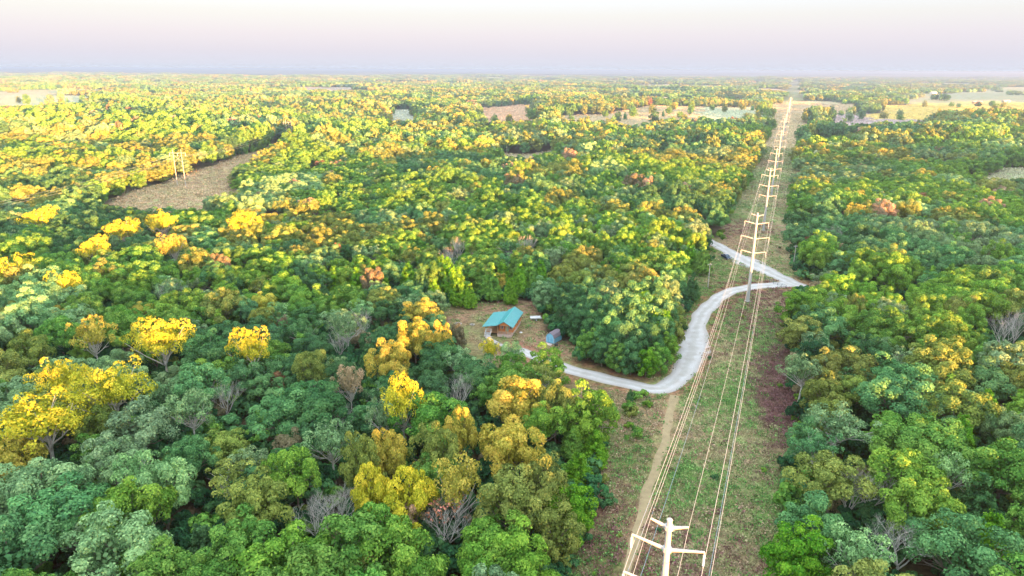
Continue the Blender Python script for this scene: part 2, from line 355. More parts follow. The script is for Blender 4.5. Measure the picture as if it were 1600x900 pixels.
# ------------------------------------------------------------------ tree meshes
def dirs(n, zmin=-.35, jit=.35, r=rng):
    k = np.arange(n) + .5; z = 1 - (1 - zmin) * k / n; ph = k * 2.39996 + r.normal(0, jit, n)
    z = np.clip(z + r.normal(0, .05, n), -1, 1); q = np.sqrt(1 - z * z)
    return np.stack([q * np.cos(ph), q * np.sin(ph), z], 1)
def unit(v): return v / (np.linalg.norm(v, axis=-1, keepdims=True) + 1e-9)
def leaf_quads(P, Nrm, size, r):
    n = len(P); a = unit(np.cross(Nrm, unit(r.normal(size=(n, 3))))); b = np.cross(Nrm, a)
    s = (size * r.uniform(.7, 1.3, n))[:, None]; e = r.uniform(.55, 1.0, n)[:, None]
    V = np.stack([P - a * s, P - b * s * e, P + a * s, P + b * s * e], 1).reshape(-1, 3)
    return V, np.arange(4 * n).reshape(-1, 4)
def crown_mesh(name, R, zc, HZ, nclump, nleaf, lsize, seed, rc=(.22, .34), zmin=-.35, lumps=.18, openness=0.0, upjit=.38):
    r = np.random.default_rng(seed); D = dirs(nclump, zmin, .5, r)
    ph = np.arctan2(D[:, 1], D[:, 0]); lum = 1 + lumps * (np.sin(2 * ph + seed) * .6 + np.sin(3 * ph + 2 * seed + 2 * D[:, 2]) * .6)
    rad = lum * r.uniform(.68 - openness * .3, 1.0, nclump)
    CC = D * rad[:, None] * np.array([R, R, HZ]) + np.array([0, 0, zc])
    if openness > 0:
        k = r.random(nclump) > openness * .5; CC = CC[k]; D = D[k]
    Vs, Vv = [], []
    for c, d in zip(CC, D):
        rr = R * r.uniform(*rc); cb = r.uniform(0, 1) * .55 + .2
        n = int(nleaf * (rr / (R * .28)) ** 2); q = unit(r.normal(size=(n, 3)) + d * .8 + np.array([0, 0, .6]))
        lay = r.uniform(.8, 1.05, n)[:, None]
        # small sub-lobes so each clump has a knobbly outline
        kn = unit(r.normal(size=(7, 3)) + d * .6); dot = q @ kn.T; lob = np.max(dot, 1)[:, None]
        P = c + q * rr * lay * np.array([1, 1, .85]) * (.72 + .34 * lob ** 3)
        Nn = unit(q + r.normal(size=(n, 3)) * upjit)
        V, _ = leaf_quads(P, Nn, lsize, r); Vs.append(V)
        Vv.append(np.repeat(np.clip(cb + r.normal(0, .20, n), 0, 1), 4))
    # sparse inner leaves fill the middle so the crown is not a hollow shell
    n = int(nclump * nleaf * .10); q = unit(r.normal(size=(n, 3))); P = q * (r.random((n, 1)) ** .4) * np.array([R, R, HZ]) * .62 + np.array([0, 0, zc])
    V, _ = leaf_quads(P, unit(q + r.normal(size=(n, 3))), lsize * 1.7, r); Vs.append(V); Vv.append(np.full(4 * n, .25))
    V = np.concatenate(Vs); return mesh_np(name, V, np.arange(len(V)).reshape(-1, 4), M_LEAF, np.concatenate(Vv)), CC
def trunk_mesh(name, CC, zc, seed, mat, r0=.24, nlimb=16):
    r = random.Random(seed); mb = MB(); fork = Vector((r.uniform(-.3, .3), r.uniform(-.3, .3), zc * .42))
    top = Vector((fork.x * 1.5, fork.y * 1.5 + .3, zc * .85)); b0 = fork.lerp(top, 0)
    mb.tube([(0, 0, -.6), (0, 0, .0), fork * .5 + Vector((.1, 0, 0)), fork, fork.lerp(top, .5) + Vector((.15, -.1, 0)), top], [r0 * 1.5, r0 * 1.15, r0, r0 * .85, r0 * .5, r0 * .25], 7)
    idx = list(range(len(CC))); r.shuffle(idx)
    for k in idx[:nlimb]:
        c = Vector(CC[k]); c.z -= .4; st = fork.lerp(top, r.random() ** 1.3 * .8); mid = st.lerp(c, .5) + Vector((r.uniform(-.5, .5), r.uniform(-.5, .5), r.uniform(-.7, .2)))
        mb.tube([st, mid, c], [r0 * .55, r0 * .33, r0 * .12], 5, False)
        for _ in range(2):
            e = c * .92 + Vector((r.uniform(-1, 1), r.uniform(-1, 1), r.uniform(-.6, .2)))
            mb.tube([mid, (mid + e) / 2 + Vector((0, 0, .2)), e], [r0 * .22, r0 * .14, r0 * .05], 4, False)
    return mb.mesh(name, mat)
def bare_mesh(name, H, spread, seed, mat, r0=.2, depth=4, tips=None):
    r = random.Random(seed); mb = MB()
    def grow(p, d, L, rad, k):
        q = p + d * L * .5 + Vector((r.uniform(-.06, .06), r.uniform(-.06, .06), 0)) * L; e = q + (d + Vector((r.uniform(-.2, .2), r.uniform(-.2, .2), r.uniform(-.05, .2)))).normalized() * L * .5
        mb.tube([p, q, e], [rad, rad * .8, rad * .62], 5 if k > 2 else 4 if k > 1 else 3, False)
        if k == 0:
            if tips is not None: tips.append(e)
            return
        n = 3 if k > 1 else 4
        for i in range(n):
            ph = 2 * math.pi * (i + r.random()) / n; o = Vector((math.cos(ph), math.sin(ph), 0)) * spread
            b = e if i < 2 else q
            grow(b, (d * .9 + o * r.uniform(.5, 1) + Vector((0, 0, .22))).normalized(), L * r.uniform(.58, .78), rad * r.uniform(.45, .62), k - 1)
    mb.tube([(0, 0, -.5), (0, 0, 0), (.05, .05, H * .22)], [r0 * 1.5, r0 * 1.1, r0], 7)
    base = Vector((.05, .05, H * .2))
    for i in range(5):
        ph = 2 * math.pi * (i + r.random() * .6) / 5
        grow(base + Vector((0, 0, r.uniform(-.5, .3))), Vector((math.cos(ph) * spread, math.sin(ph) * spread, r.uniform(.8, 1.3))).normalized(), H * .30, r0 * .62, depth)
    return mb.mesh(name, mat)
def cedar_mesh(name, R, H, nl, lsize, seed, tips=5):
    r = np.random.default_rng(seed); Vs, Vv = [], []
    cones = [(0, 0, H, R)] + [(math.cos(a_) * R * .5, math.sin(a_) * R * .5, H * r.uniform(.5, .86), R * .55) for a_ in np.linspace(0, 6.28, tips)[:-1] + r.random()]
    for cx, cy, h, rr in cones:
        n = int(nl * (h * rr) / (H * R)); nb = int(24 * rr / R * h / H) + 6
        t = 1 - np.sqrt(r.random(nb * 4)) ; ba = r.random(nb * 4) * 6.28                # branch sprays
        k = r.integers(0, nb * 4, n); u = r.random(n) ** .6
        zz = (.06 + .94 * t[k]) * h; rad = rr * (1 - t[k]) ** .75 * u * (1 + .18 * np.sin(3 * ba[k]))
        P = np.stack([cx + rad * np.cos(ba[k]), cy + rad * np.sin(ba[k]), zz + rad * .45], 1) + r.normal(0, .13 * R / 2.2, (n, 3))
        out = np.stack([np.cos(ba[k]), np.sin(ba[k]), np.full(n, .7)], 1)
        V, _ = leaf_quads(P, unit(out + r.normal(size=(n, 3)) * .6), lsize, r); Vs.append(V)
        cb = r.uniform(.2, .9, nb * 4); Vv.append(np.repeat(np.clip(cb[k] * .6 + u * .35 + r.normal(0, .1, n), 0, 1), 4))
    V = np.concatenate(Vs); return mesh_np(name, V, np.arange(len(V)).reshape(-1, 4), M_LEAF, np.concatenate(Vv))

# unit-ish prototypes: nominal crown radius 5 m, height 11 m
OAKS, OAKS_MID, ELMS, WIDE = [], [], [], []
for i in range(6):
    cm_, CC = crown_mesh('oak_crown', 4.7, 7.0, 3.8, 34, 230, .165, 20 + i, rc=(.18, .38), lumps=.26)
    OAKS.append((cm_, trunk_mesh('oak_trunk', CC, 7.2, i, M_BARK)))
for i in range(3):
    cm_, CC = crown_mesh('open_crown', 4.6, 7.8, 3.0, 52, 110, .15, 60 + i, rc=(.17, .27), lumps=.25, openness=.45, zmin=-.4)
    ELMS.append((cm_, trunk_mesh('open_trunk', CC, 7.8, 40 + i, M_BARKPALE, .2, 20)))
for i in range(3):
    cm_, CC = crown_mesh('spreading_crown', 6.2, 8.4, 2.9, 84, 110, .16, 80 + i, rc=(.14, .24), lumps=.34, openness=.3, zmin=-.45)
    WIDE.append((cm_, trunk_mesh('spreading_trunk', CC, 8.0, 50 + i, M_BARKPALE, .26, 14)))
FULL = []
for i in range(4):
    cm_, CC = crown_mesh('full_crown', 4.3, 5.6, 5.2, 50, 200, .165, 140 + i, rc=(.18, .36), lumps=.2, zmin=-.95)
    FULL.append((cm_, trunk_mesh('oak_trunk', CC, 6.5, 70 + i, M_BARK)))
TALL = []
for i in range(2):
    cm_, CC = crown_mesh('tall_crown', 3.6, 8.2, 6.0, 60, 110, .15, 90 + i, rc=(.2, .3), lumps=.15, zmin=-.7)
    TALL.append((cm_, trunk_mesh('tall_trunk', CC, 8, 60 + i, M_BARKPALE, .25, 12)))
CEDARS = []
mbt = MB(); mbt.tube([(0, 0, -.5), (0, 0, 5)], [.2, .08], 6); CTR = mbt.mesh('cedar_trunk', M_BARK)
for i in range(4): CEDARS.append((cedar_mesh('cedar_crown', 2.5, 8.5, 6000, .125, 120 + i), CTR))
BARE = [bare_mesh('bare_branches', 9, .85, i, M_BARKPALE, .17, 5) for i in range(3)]
FARO = [crown_mesh('far_crown', 4.9, 6.6, 4.0, 17, 44, .46, 200 + i, rc=(.30, .44), lumps=.22)[0] for i in range(5)]
FARC = [cedar_mesh('far_cedar', 2.6, 8.5, 420, .5, 230 + i, 3) for i in range(2)]
def grove(seed):
    r = np.random.default_rng(seed); Vs, Vv = [], []
    for _ in range(14):
        c = np.array([r.uniform(-17, 17), r.uniform(-17, 17), r.uniform(4, 6)]); R = r.uniform(4, 6.5); n = 110
        q = unit(r.normal(size=(n, 3)) + np.array([0, 0, .5])); P = c + q * R * r.uniform(.75, 1.05, n)[:, None]
        V, _ = leaf_quads(P, unit(q + r.normal(size=(n, 3)) * .5), 1.25, r); Vs.append(V); Vv.append(np.repeat(np.clip(r.uniform(.2, .8) + r.normal(0, .12, n), 0, 1), 4))
    V = np.concatenate(Vs); return mesh_np('grove', V, np.arange(len(V)).reshape(-1, 4), M_LEAF, np.concatenate(Vv))
GROVES = [grove(300 + i) for i in range(5)]
def bush(seed):
    return crown_mesh('bush', 1.5, .9, 1.1, 12, 34, .2, seed, rc=(.3, .45), zmin=0)[0]
BUSH = [bush(400 + i) for i in range(4)]
def tuft(seed):
    r = np.random.default_rng(seed); n = 22; P = np.stack([r.normal(0, .45, n), r.normal(0, .45, n), r.uniform(.03, .3, n)], 1)
    V, Fq_ = leaf_quads(P, unit(r.normal(size=(n, 3)) + np.array([0, 0, .6])), .14, r)
    return mesh_np('tuft', V, Fq_, M_LEAF, np.repeat(r.uniform(.1, .9, n), 4))
TUFT = [tuft(500 + i) for i in range(4)]

# ------------------------------------------------------------------ trees: palette
TONE = {
 'blue-green': (.105, .240, .090), 'deep green': (.065, .160, .060), 'mid green': (.125, .260, .050), 'grey-green': (.170, .275, .125),
 'olive green': (.200, .245, .060), 'fresh green': (.160, .295, .045), 'dark green': (.030, .095, .04), 'yellow': (.46, .43, .04),  # yellow and golden: autumn leaf plus low sunlight put into the colour
 'golden': (.40, .35, .065), 'brown': (.19, .165, .095), 'pinkish tan': (.36, .26, .17), 'rusty red': (.23, .13, .07), 'pale green': (.21, .36, .15),
 'bright green': (.105, .25, .022)}
trees = []          # dicts: kind, x, y, s(scale), sz, rz, tone, col, proto index
def add(kind, x, y, s, sz, tone, j=.12, force=False):
    c = np.array(TONE[tone]) * rng.uniform(1 - j, 1 + j) * rng.uniform(1 - j * .6, 1 + j * .6, 3)
    trees.append(dict(kind=kind, x=float(x), y=float(y), s=float(s), sz=float(sz), rz=float(rng.uniform(0, 6.28)), tone=tone, col=[float(v) for v in c], k=int(rng.integers(0, 999)), force=force))
def at_crown(px, py, z): q = pix(px, py, z); return q.x, q.y
KINDH = {'oak_tree': 10.8, 'open_oak_tree': 10.8, 'spreading_tree': 11.7, 'tall_tree': 14.2, 'cedar_tree': 8.5, 'bare_tree': 9.0}
# trees that stand out in the photograph: crown pixel, kind, crown height in m, scale, vertical scale, colour
SPECIAL = [
 (60, 640, 'spreading_tree', 14, 1.35, 1.5, 'yellow'), (175, 600, 'spreading_tree', 13, 1.0, 1.4, 'yellow'), (100, 588, 'spreading_tree', 13, .8, 1.35, 'yellow'),
 (250, 518, 'spreading_tree', 14, 1.05, 1.5, 'yellow'), (390, 537, 'spreading_tree', 13, .62, 1.4, 'yellow'), (628, 618, 'spreading_tree', 13, .66, 1.4, 'yellow'),
 (812, 625, 'oak_tree', 10, 1.2, 1.35, 'golden'), (870, 636, 'oak_tree', 9, .8, 1.3, 'olive green'), (800, 697, 'oak_tree', 10, 1.0, 1.4, 'golden'), (607, 712, 'oak_tree', 10, .7, 1.4, 'golden'),
 (640, 768, 'oak_tree', 11, .8, 1.45, 'yellow'), (580, 760, 'oak_tree', 11, .6, 1.4, 'yellow'), (565, 728, 'oak_tree', 10, .7, 1.4, 'olive green'), (715, 762, 'open_oak_tree', 10, .9, 1.4, 'golden'),
 (680, 705, 'oak_tree', 10, .8, 1.3, 'olive green'), (800, 778, 'oak_tree', 10, 1.1, 1.3, 'olive green'), (850, 760, 'oak_tree', 10, .9, 1.3, 'olive green'), (720, 680, 'oak_tree', 9, .6, 1.3, 'golden'),
 (98, 436, 'spreading_tree', 14, .75, 1.45, 'yellow'), (190, 352, 'spreading_tree', 14, 1.0, 1.5, 'yellow'), (250, 340, 'spreading_tree', 14, .95, 1.5, 'yellow'), (65, 334, 'spreading_tree', 14, 1.2, 1.5, 'yellow'),
 (25, 412, 'spreading_tree', 14, 1.0, 1.5, 'yellow'), (380, 340, 'spreading_tree', 14, 1.1, 1.45, 'yellow'), (270, 380, 'spreading_tree', 13, .8, 1.4, 'golden'), (150, 385, 'spreading_tree', 13, .8, 1.4, 'yellow'),
 (145, 516, 'open_oak_tree', 12, .9, 1.35, 'golden'), (650, 528, 'oak_tree', 10, .9, 1.35, 'golden'), (610, 560, 'oak_tree', 10, .9, 1.35, 'golden'), (690, 528, 'oak_tree', 10, .6, 1.35, 'golden'),
 (545, 592, 'open_oak_tree', 10, .7, 1.2, 'pinkish tan'), (490, 575, 'oak_tree', 9, .8, 1.2, 'olive green'), (600, 645, 'open_oak_tree', 10, .7, 1.2, 'grey-green'),
 (520, 690, 'open_oak_tree', 9, 1.0, 1.2, 'grey-green'), (435, 600, 'oak_tree', 5, .45, .7, 'rusty red'), (450, 700, 'oak_tree', 6, .6, .8, 'brown'), (632, 822, 'oak_tree', 6, .55, .9, 'pinkish tan'),
 (583, 440, 'oak_tree', 8, .75, 1.1, 'brown'), (345, 418, 'oak_tree', 9, .8, 1.2, 'brown'), (715, 520, 'oak_tree', 7, .5, .9, 'brown'), (525, 393, 'oak_tree', 7, .4, .9, 'rusty red'),
 (270, 455, 'open_oak_tree', 9, .9, 1.2, 'grey-green'), (240, 548, 'oak_tree', 8, .6, 1, 'mid green'), (540, 510, 'open_oak_tree', 9, 1.1, 1.2, 'grey-green'),
 (620, 820, 'cedar_tree', 2, .5, .5, 'dark green'), (180, 858, 'oak_tree', 9, 1.3, 1.25, 'pale green'), (210, 790, 'oak_tree', 9, 1.1, 1.2, 'fresh green'), (250, 760, 'oak_tree', 9, .9, 1.2, 'pale green'),
 (300, 640, 'open_oak_tree', 9, 1.1, 1.2, 'grey-green'), (440, 640, 'oak_tree', 9, 1.25, 1.15, 'blue-green'), (400, 790, 'oak_tree', 9, 1.0, 1.2, 'olive green'), (460, 740, 'oak_tree', 9, .9, 1.2, 'fresh green'),
 # the island of trees in the bend of the driveway
 (1005, 470, 'open_oak_tree', 10, .8, 1.2, 'bright green'), (1035, 500, 'open_oak_tree', 9, .7, 1.1, 'bright green'), (950, 455, 'open_oak_tree', 9, .8, 1.1, 'grey-green'),
 (855, 565, 'oak_tree', 7, 1.15, .95, 'fresh green'), (800, 556, 'open_oak_tree', 6, .7, .9, 'pale green'), (765, 552, 'open_oak_tree', 6, .55, .9, 'yellow'),
 (905, 735, 'cedar_tree', 4, 1.2, 1.0, 'bright green'), (930, 700, 'cedar_tree', 4, 1.1, .95, 'bright green'), (895, 690, 'cedar_tree', 4, 1.1, .9, 'mid green'),
 (890, 790, 'oak_tree', 7, 1.0, 1.0, 'bright green'), (870, 830, 'oak_tree', 6, .9, .95, 'olive green'), (905, 650, 'cedar_tree', 3, .9, .7, 'deep green'), (955, 640, 'cedar_tree', 2, .8, .5, 'mid green'), (985, 618, 'cedar_tree', 1.5, .4, .4, 'deep green'),
 (1105, 292, 'tall_tree', 9, 1.15, 1.05, 'pale green'), (1070, 288, 'tall_tree', 8, .95, .95, 'grey-green'), (1125, 330, 'oak_tree', 5, .9, .9, 'mid green'), (1145, 285, 'oak_tree', 7, 1.1, 1.0, 'fresh green'),
 # right-hand woods
 (1310, 670, 'open_oak_tree', 8, 1.35, 1.15, 'grey-green'), (1260, 690, 'oak_tree', 5, .8, .9, 'blue-green'), (1400, 620, 'oak_tree', 9, 1.4, 1.2, 'blue-green'), (1300, 750, 'oak_tree', 8, 1.2, 1.1, 'olive green'),
 (1410, 740, 'oak_tree', 9, 1.2, 1.15, 'fresh green'), (1270, 815, 'oak_tree', 8, 1.1, 1.1, 'blue-green'), (1250, 870, 'oak_tree', 7, 1.1, 1.1, 'bright green'), (1440, 800, 'oak_tree', 8, 1.1, 1.15, 'fresh green'),
 (1510, 860, 'oak_tree', 9, 1.3, 1.2, 'blue-green'), (1340, 870, 'open_oak_tree', 8, 1.0, 1.1, 'pale green'), (1270, 555, 'oak_tree', 6, .9, .95, 'dark green'), (1290, 510, 'oak_tree', 8, 1.2, 1.1, 'blue-green'),
 (1335, 480, 'oak_tree', 8, .55, 1.1, 'olive green'), (1480, 610, 'cedar_tree', 7, 1.4, 1.35, 'fresh green'), (1540, 640, 'cedar_tree', 7, 1.5, 1.4, 'bright green'), (1500, 690, 'cedar_tree', 6, 1.6, 1.4, 'bright green'),
 (1450, 680, 'cedar_tree', 6, 1.3, 1.3, 'mid green'), (1570, 720, 'cedar_tree', 6, 1.5, 1.3, 'bright green'), (1530, 780, 'cedar_tree', 5, 1.5, 1.2, 'deep green'), (1590, 640, 'cedar_tree', 7, 1.4, 1.4, 'fresh green'), (1580, 830, 'cedar_tree', 5, 1.4, 1.2, 'mid green'),
 (1560, 400, 'oak_tree', 9, .9, 1.3, 'fresh green'), (1395, 365, 'open_oak_tree', 9, 1.0, 1.3, 'grey-green'), (1435, 362, 'open_oak_tree', 9, .9, 1.3, 'pale green'), (1520, 368, 'open_oak_tree', 9, 1.1, 1.35, 'grey-green'), (1480, 365, 'open_oak_tree', 9, .8, 1.3, 'blue-green'),
 # bare and half-bare trees
 (695, 820, 'bare_tree', 6, 1.0, 1.0, 'rusty red'), (490, 805, 'bare_tree', 6, .9, .85, 'brown'), (530, 800, 'bare_tree', 6, .9, .95, 'brown'), (1410, 855, 'bare_tree', 6, 1.0, 1.0, 'brown'), (1330, 770, 'bare_tree', 6, .9, .95, 'brown'), (1365, 765, 'bare_tree', 6, .8, .9, 'brown'),
 (718, 612, 'bare_tree', 7, .8, 1.0, 'brown'), (540, 648, 'bare_tree', 6, .7, .8, 'brown'), (265, 460, 'bare_tree', 7, .9, 1.05, 'brown'), (350, 615, 'bare_tree', 7, .8, 1.0, 'brown'), (820, 385, 'bare_tree', 8, .8, 1.2, 'brown'), (700, 405, 'bare_tree', 8, .7, 1.15, 'brown'),
 (1590, 510, 'bare_tree', 7, .8, 1.1, 'brown'), (1570, 520, 'bare_tree', 7, .7, 1.1, 'brown'), (715, 385, 'bare_tree', 8, .7, 1.15, 'brown'),
 (1305, 368, 'bare_tree', 7, .7, 1.1, 'brown'), (560, 510, 'bare_tree', 6, .8, .9, 'brown'), (530, 540, 'bare_tree', 5, .6, .8, 'brown')]
for px, py, kd, z, s, sz, tone in SPECIAL:
    if tone in ('golden', 'yellow') and sz > 1.25: sz = 1.3 if kd == 'oak_tree' else 1.4; s *= 1.08
    if kd == 'bare_tree': s *= 1.15; sz *= 1.3
    x, y = at_crown(px, py, z); add(kd, x, y, s, sz, tone, .06, True)
# the island of trees in the bend of the driveway: crowns down to the ground
for px, py, s, sz, tone in [(918, 562, .7, .7, 'mid green'), (940, 572, .75, .7, 'deep green'), (962, 580, .7, .65, 'mid green'), (985, 586, .75, .7, 'deep green'), (1008, 590, .7, .65, 'bright green'), (1028, 584, .7, .65, 'mid green'), (1043, 566, .7, .65, 'fresh green'),
        (1050, 545, .7, .65, 'olive green'), (1053, 522, .8, .75, 'olive green'), (925, 545, .9, .95, 'deep green'), (952, 560, 1.0, 1.0, 'blue-green'), (980, 568, 1.0, 1.05, 'blue-green'), (1008, 568, 1.0, 1.0, 'deep green'), (1030, 552, .95, .95, 'blue-green'),
        (905, 530, .9, .95, 'deep green'), (935, 525, 1.05, 1.15, 'blue-green'), (965, 540, 1.15, 1.2, 'blue-green'), (998, 545, 1.2, 1.25, 'blue-green'), (1030, 525, 1.1, 1.15, 'blue-green'), (1042, 500, 1.05, 1.1, 'grey-green'), (890, 515, 1.0, 1.0, 'deep green'),
        (915, 500, 1.1, 1.1, 'blue-green'), (950, 510, 1.0, 1.1, 'grey-green'), (985, 515, 1.2, 1.2, 'blue-green'), (1015, 498, 1.2, 1.2, 'blue-green'), (1045, 478, 1.1, 1.1, 'blue-green'), (880, 495, 1.0, 1.0, 'deep green'), (1050, 458, 1.0, 1.05, 'mid green')]:
    q = pix(px, py); add('oak_tree', q.x, q.y, s, sz * 1.1, tone, .08, True); trees[-1]['full'] = True
# the row of cedars behind the cabin and the cedars scattered west of it
for px, py, s in [(505, 478, .9), (525, 465, 1.0), (545, 480, .8), (480, 490, .8), (560, 470, 1.1), (640, 462, 1.1), (660, 470, 1.2), (680, 478, .9), (700, 465, 1.3), (718, 478, 1.2), (735, 482, .8), (752, 462, 1.1), (768, 470, 1.2),
                  (785, 458, 1.1), (797, 476, .9), (812, 462, 1.1), (828, 458, 1.2), (845, 452, 1.0), (600, 470, .9), (690, 452, 1.2), (725, 450, 1.1), (805, 445, 1.2), (330, 425, .9), (435, 395, .9), (450, 470, 1.0), (350, 460, .9), (1080, 470, .9), (1095, 430, 1.2), (1075, 425, 1.2)]:
    q = pix(px, py); add('cedar_tree', q.x, q.y, s * 1.2, s * 1.35, rnd.choice(['bright green', 'bright green', 'deep green', 'mid green']), .1, True)
spx = np.array([(t_['x'], t_['y'], (4.2 if t_['kind'] != 'cedar_tree' else 2.0) * t_['s']) for t_ in trees] + [(t_['x'] * (1 - 5 / math.hypot(t_['x'], t_['y'])), t_['y'] * (1 - 5 / math.hypot(t_['x'], t_['y'])), 5.0) for t_ in trees if t_['kind'] == 'bare_tree'])

def scatter(x0, x1, y0, y1, sp, jit=.42):
    X, Y = np.meshgrid(np.arange(x0, x1, sp), np.arange(y0, y1, sp)); X = X + (np.arange(X.shape[0]) % 2)[:, None] * sp / 2
    X = (X + rng.uniform(-jit, jit, X.shape) * sp).ravel(); Y = (Y + rng.uniform(-jit, jit, Y.shape) * sp).ravel(); return X, Y
def tone_pick(x, y, r, sun_tint):
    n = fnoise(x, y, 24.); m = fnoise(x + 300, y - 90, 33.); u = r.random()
    if sun_tint and u < .5: return r.choice(['olive green', 'olive green', 'olive green', 'mid green', 'grey-green', 'golden'] if u < .3 else ['olive green'])  # yellower picks for trees standing in the sun
    if u < .012: return 'brown'
    if u < .02: return 'pinkish tan'
    if u < .035: return 'golden'
    if u < .037: return 'rusty red'
    if u < .25: return r.choice(['blue-green', 'mid green', 'grey-green', 'deep green', 'fresh green', 'olive green'])
    if n > .3: return 'grey-green' if m > .25 else 'olive green' if m > -.3 else 'pale green'
    if n > -.1: return 'blue-green' if m > .1 else 'mid green'
    return 'deep green' if m > .3 else 'fresh green' if m < -.1 else 'mid green'
near_pts = []
X, Y = scatter(-330, 420, 48, 330, 7.9)
ok = (np.abs(X) < .80 * Y + 26) & (Y > 60) & ~open_mask(X, Y)
for x, y in zip(X[ok], Y[ok]):
    d = np.hypot(spx[:, 0] - x, spx[:, 1] - y)
    if (d < spx[:, 2] + 1.6).any(): continue
    u = rnd.random(); cz = fnoise(x, y, 27.)
    hs = 1 + .15 * fnoise(x, y, 38.)
    if u < .05 + .22 * max(0, cz - .25) and not (-60 < x < 30 and 190 < y < 330):
        s = rnd.uniform(.75, 1.3); add('cedar_tree', x, y, s, s * 1.05, rnd.choice(['bright green', 'fresh green', 'mid green', 'deep green']))
    elif u > .985: add('bare_tree', x, y, rnd.uniform(.7, .95), rnd.uniform(.8, 1.05), 'brown')
    elif u > .86: add('open_oak_tree', x, y, rnd.uniform(.75, 1.1), hs * rnd.uniform(.85, 1.12), rnd.choice(['grey-green', 'grey-green', 'pale green', 'olive green', 'blue-green']))
    else:
        s = rnd.uniform(.78, 1.32) * (1 + .12 * fnoise(x, y, 50.)); tn = tone_pick(x, y, rnd, False)
        if tn in ('brown', 'pinkish tan', 'rusty red'): s *= .62
        add('oak_tree', x, y, s, hs * (.55 * s + .45) * rnd.uniform(.88, 1.12), tn)

# ------------------------------------------------------------------ split: trees that show largest become objects, the rest joins the forest
def seen(t_):
    d = Vector((t_['x'], t_['y'], 5)) ; px, py = topix(d); v = CI @ (d - Vector((0, 0, CAM_H)))
    return v.z < 0 and -40 < px < 1640 and py < 960
for t_ in trees:
    t_['d'] = math.hypot(t_['x'], t_['y']); t_['app'] = (t_['s'] / math.hypot(t_['d'], 70)) if seen(t_) else -1
    t_['px'], t_['py'] = topix((t_['x'], t_['y'], 6))
LIMIT = {'oak_tree': 300, 'open_oak_tree': 150, 'cedar_tree': 130, 'spreading_tree': 60, 'bare_tree': 60, 'tall_tree': 10}
indiv, rest = [], []
for kd, lim in LIMIT.items():
    L = sorted([t_ for t_ in trees if t_['kind'] == kd], key=lambda q: -q['app'] - (10 if q['force'] else 0))
    for i, t_ in enumerate(L):
        (indiv if i < lim and t_['app'] > 0 else rest).append(t_)
SRC = {'oak_tree': OAKS, 'open_oak_tree': ELMS, 'spreading_tree': WIDE, 'tall_tree': TALL, 'cedar_tree': CEDARS}
CAT = {'oak_tree': 'oak tree', 'open_oak_tree': 'oak tree', 'spreading_tree': 'tree', 'tall_tree': 'cottonwood tree', 'cedar_tree': 'cedar tree', 'bare_tree': 'bare tree'}
WORD = {'oak_tree': 'oak', 'open_oak_tree': 'thin-crowned oak', 'spreading_tree': 'spreading oak', 'tall_tree': 'cottonwood', 'cedar_tree': 'cedar', 'bare_tree': 'bare tree'}
def zone(t_):
    x, y, px, py = t_['x'], t_['y'], t_['px'], t_['py']; a_, p_ = corr(x, y)
    xa = np.array([x]); ya = np.array([y])
    if inpoly(xa, ya, ISLAND)[0]: return 'in the wooded bend of the driveway'
    if p_ > 0:
        if p_ < 26: return 'edging the mown strip ' + ('beside the front pylon' if a_ < -95 else 'below the road junction' if a_ < -5 else 'beyond the road junction')
        return 'in woods across the strip, ' + ('bottom corner' if py > 720 else 'lower half' if py > 560 else 'behind the junction' if py > 430 else 'towards the fields')
    if p_ > -27: return 'edging the mown strip ' + ('beside the dirt track' if a_ < -70 else 'beside the driveway' if a_ < 40 else 'beyond the parked pickup')
    if py > 790: return 'along the bottom edge, ' + ('corner side' if px < 300 else 'middle' if px < 620 else 'track side')
    if py > 660: return 'in the lower woods, ' + ('outer side' if px < 300 else 'middle' if px < 620 else 'track side')
    if py > 545: return 'in woods below the cabin, ' + ('outer side' if px < 300 else 'middle' if px < 600 else 'cabin side')
    if py > 450: return 'in woods level with the cabin, ' + ('outer side' if px < 300 else 'middle' if px < 560 else 'yard side')
    if py > 390: return 'in woods behind the cabin, ' + ('outer side' if px < 400 else 'middle' if px < 750 else 'road side')
    return 'in woods far behind the cabin, ' + ('outer side' if px < 400 else 'middle' if px < 750 else 'road side')
def near_open(x, y, d=6.5):
    q = np.array([0, .79, 1.57, 2.36, 3.14, 3.93, 4.71, 5.5]); return bool(open_mask(x + d * np.cos(q), y + d * np.sin(q)).sum() >= 2)
ORD = ['first', 'second', 'third'] + [f'{k}th' for k in range(4, 200)]
by = {}
for t_ in indiv:
    sz = 'small' if t_['s'] < .8 else 'broad' if t_['s'] > 1.12 else 'middling'
    tone = t_['tone']
    if t_['kind'] == 'bare_tree': tone = 'red-tinged' if tone == 'rusty red' else 'pale grey'
    t_['lab'] = f"{sz} {tone} {WORD[t_['kind']]} {zone(t_)}"; by.setdefault(t_['lab'], []).append(t_)
for lab, L in by.items():
    L.sort(key=lambda q: q['px'])
    if len(L) > 1:
        for i, t_ in enumerate(L): t_['lab'] = f"{lab}, {ORD[i]} from left"
GRP = {'oak_tree': 'dense oaks of the woodland', 'open_oak_tree': 'thin-crowned oaks of the woodland', 'spreading_tree': 'sunlit spreading oaks', 'tall_tree': 'tall cottonwoods beside the strip', 'cedar_tree': 'cedars among the oaks', 'bare_tree': 'bare trees among the green ones'}
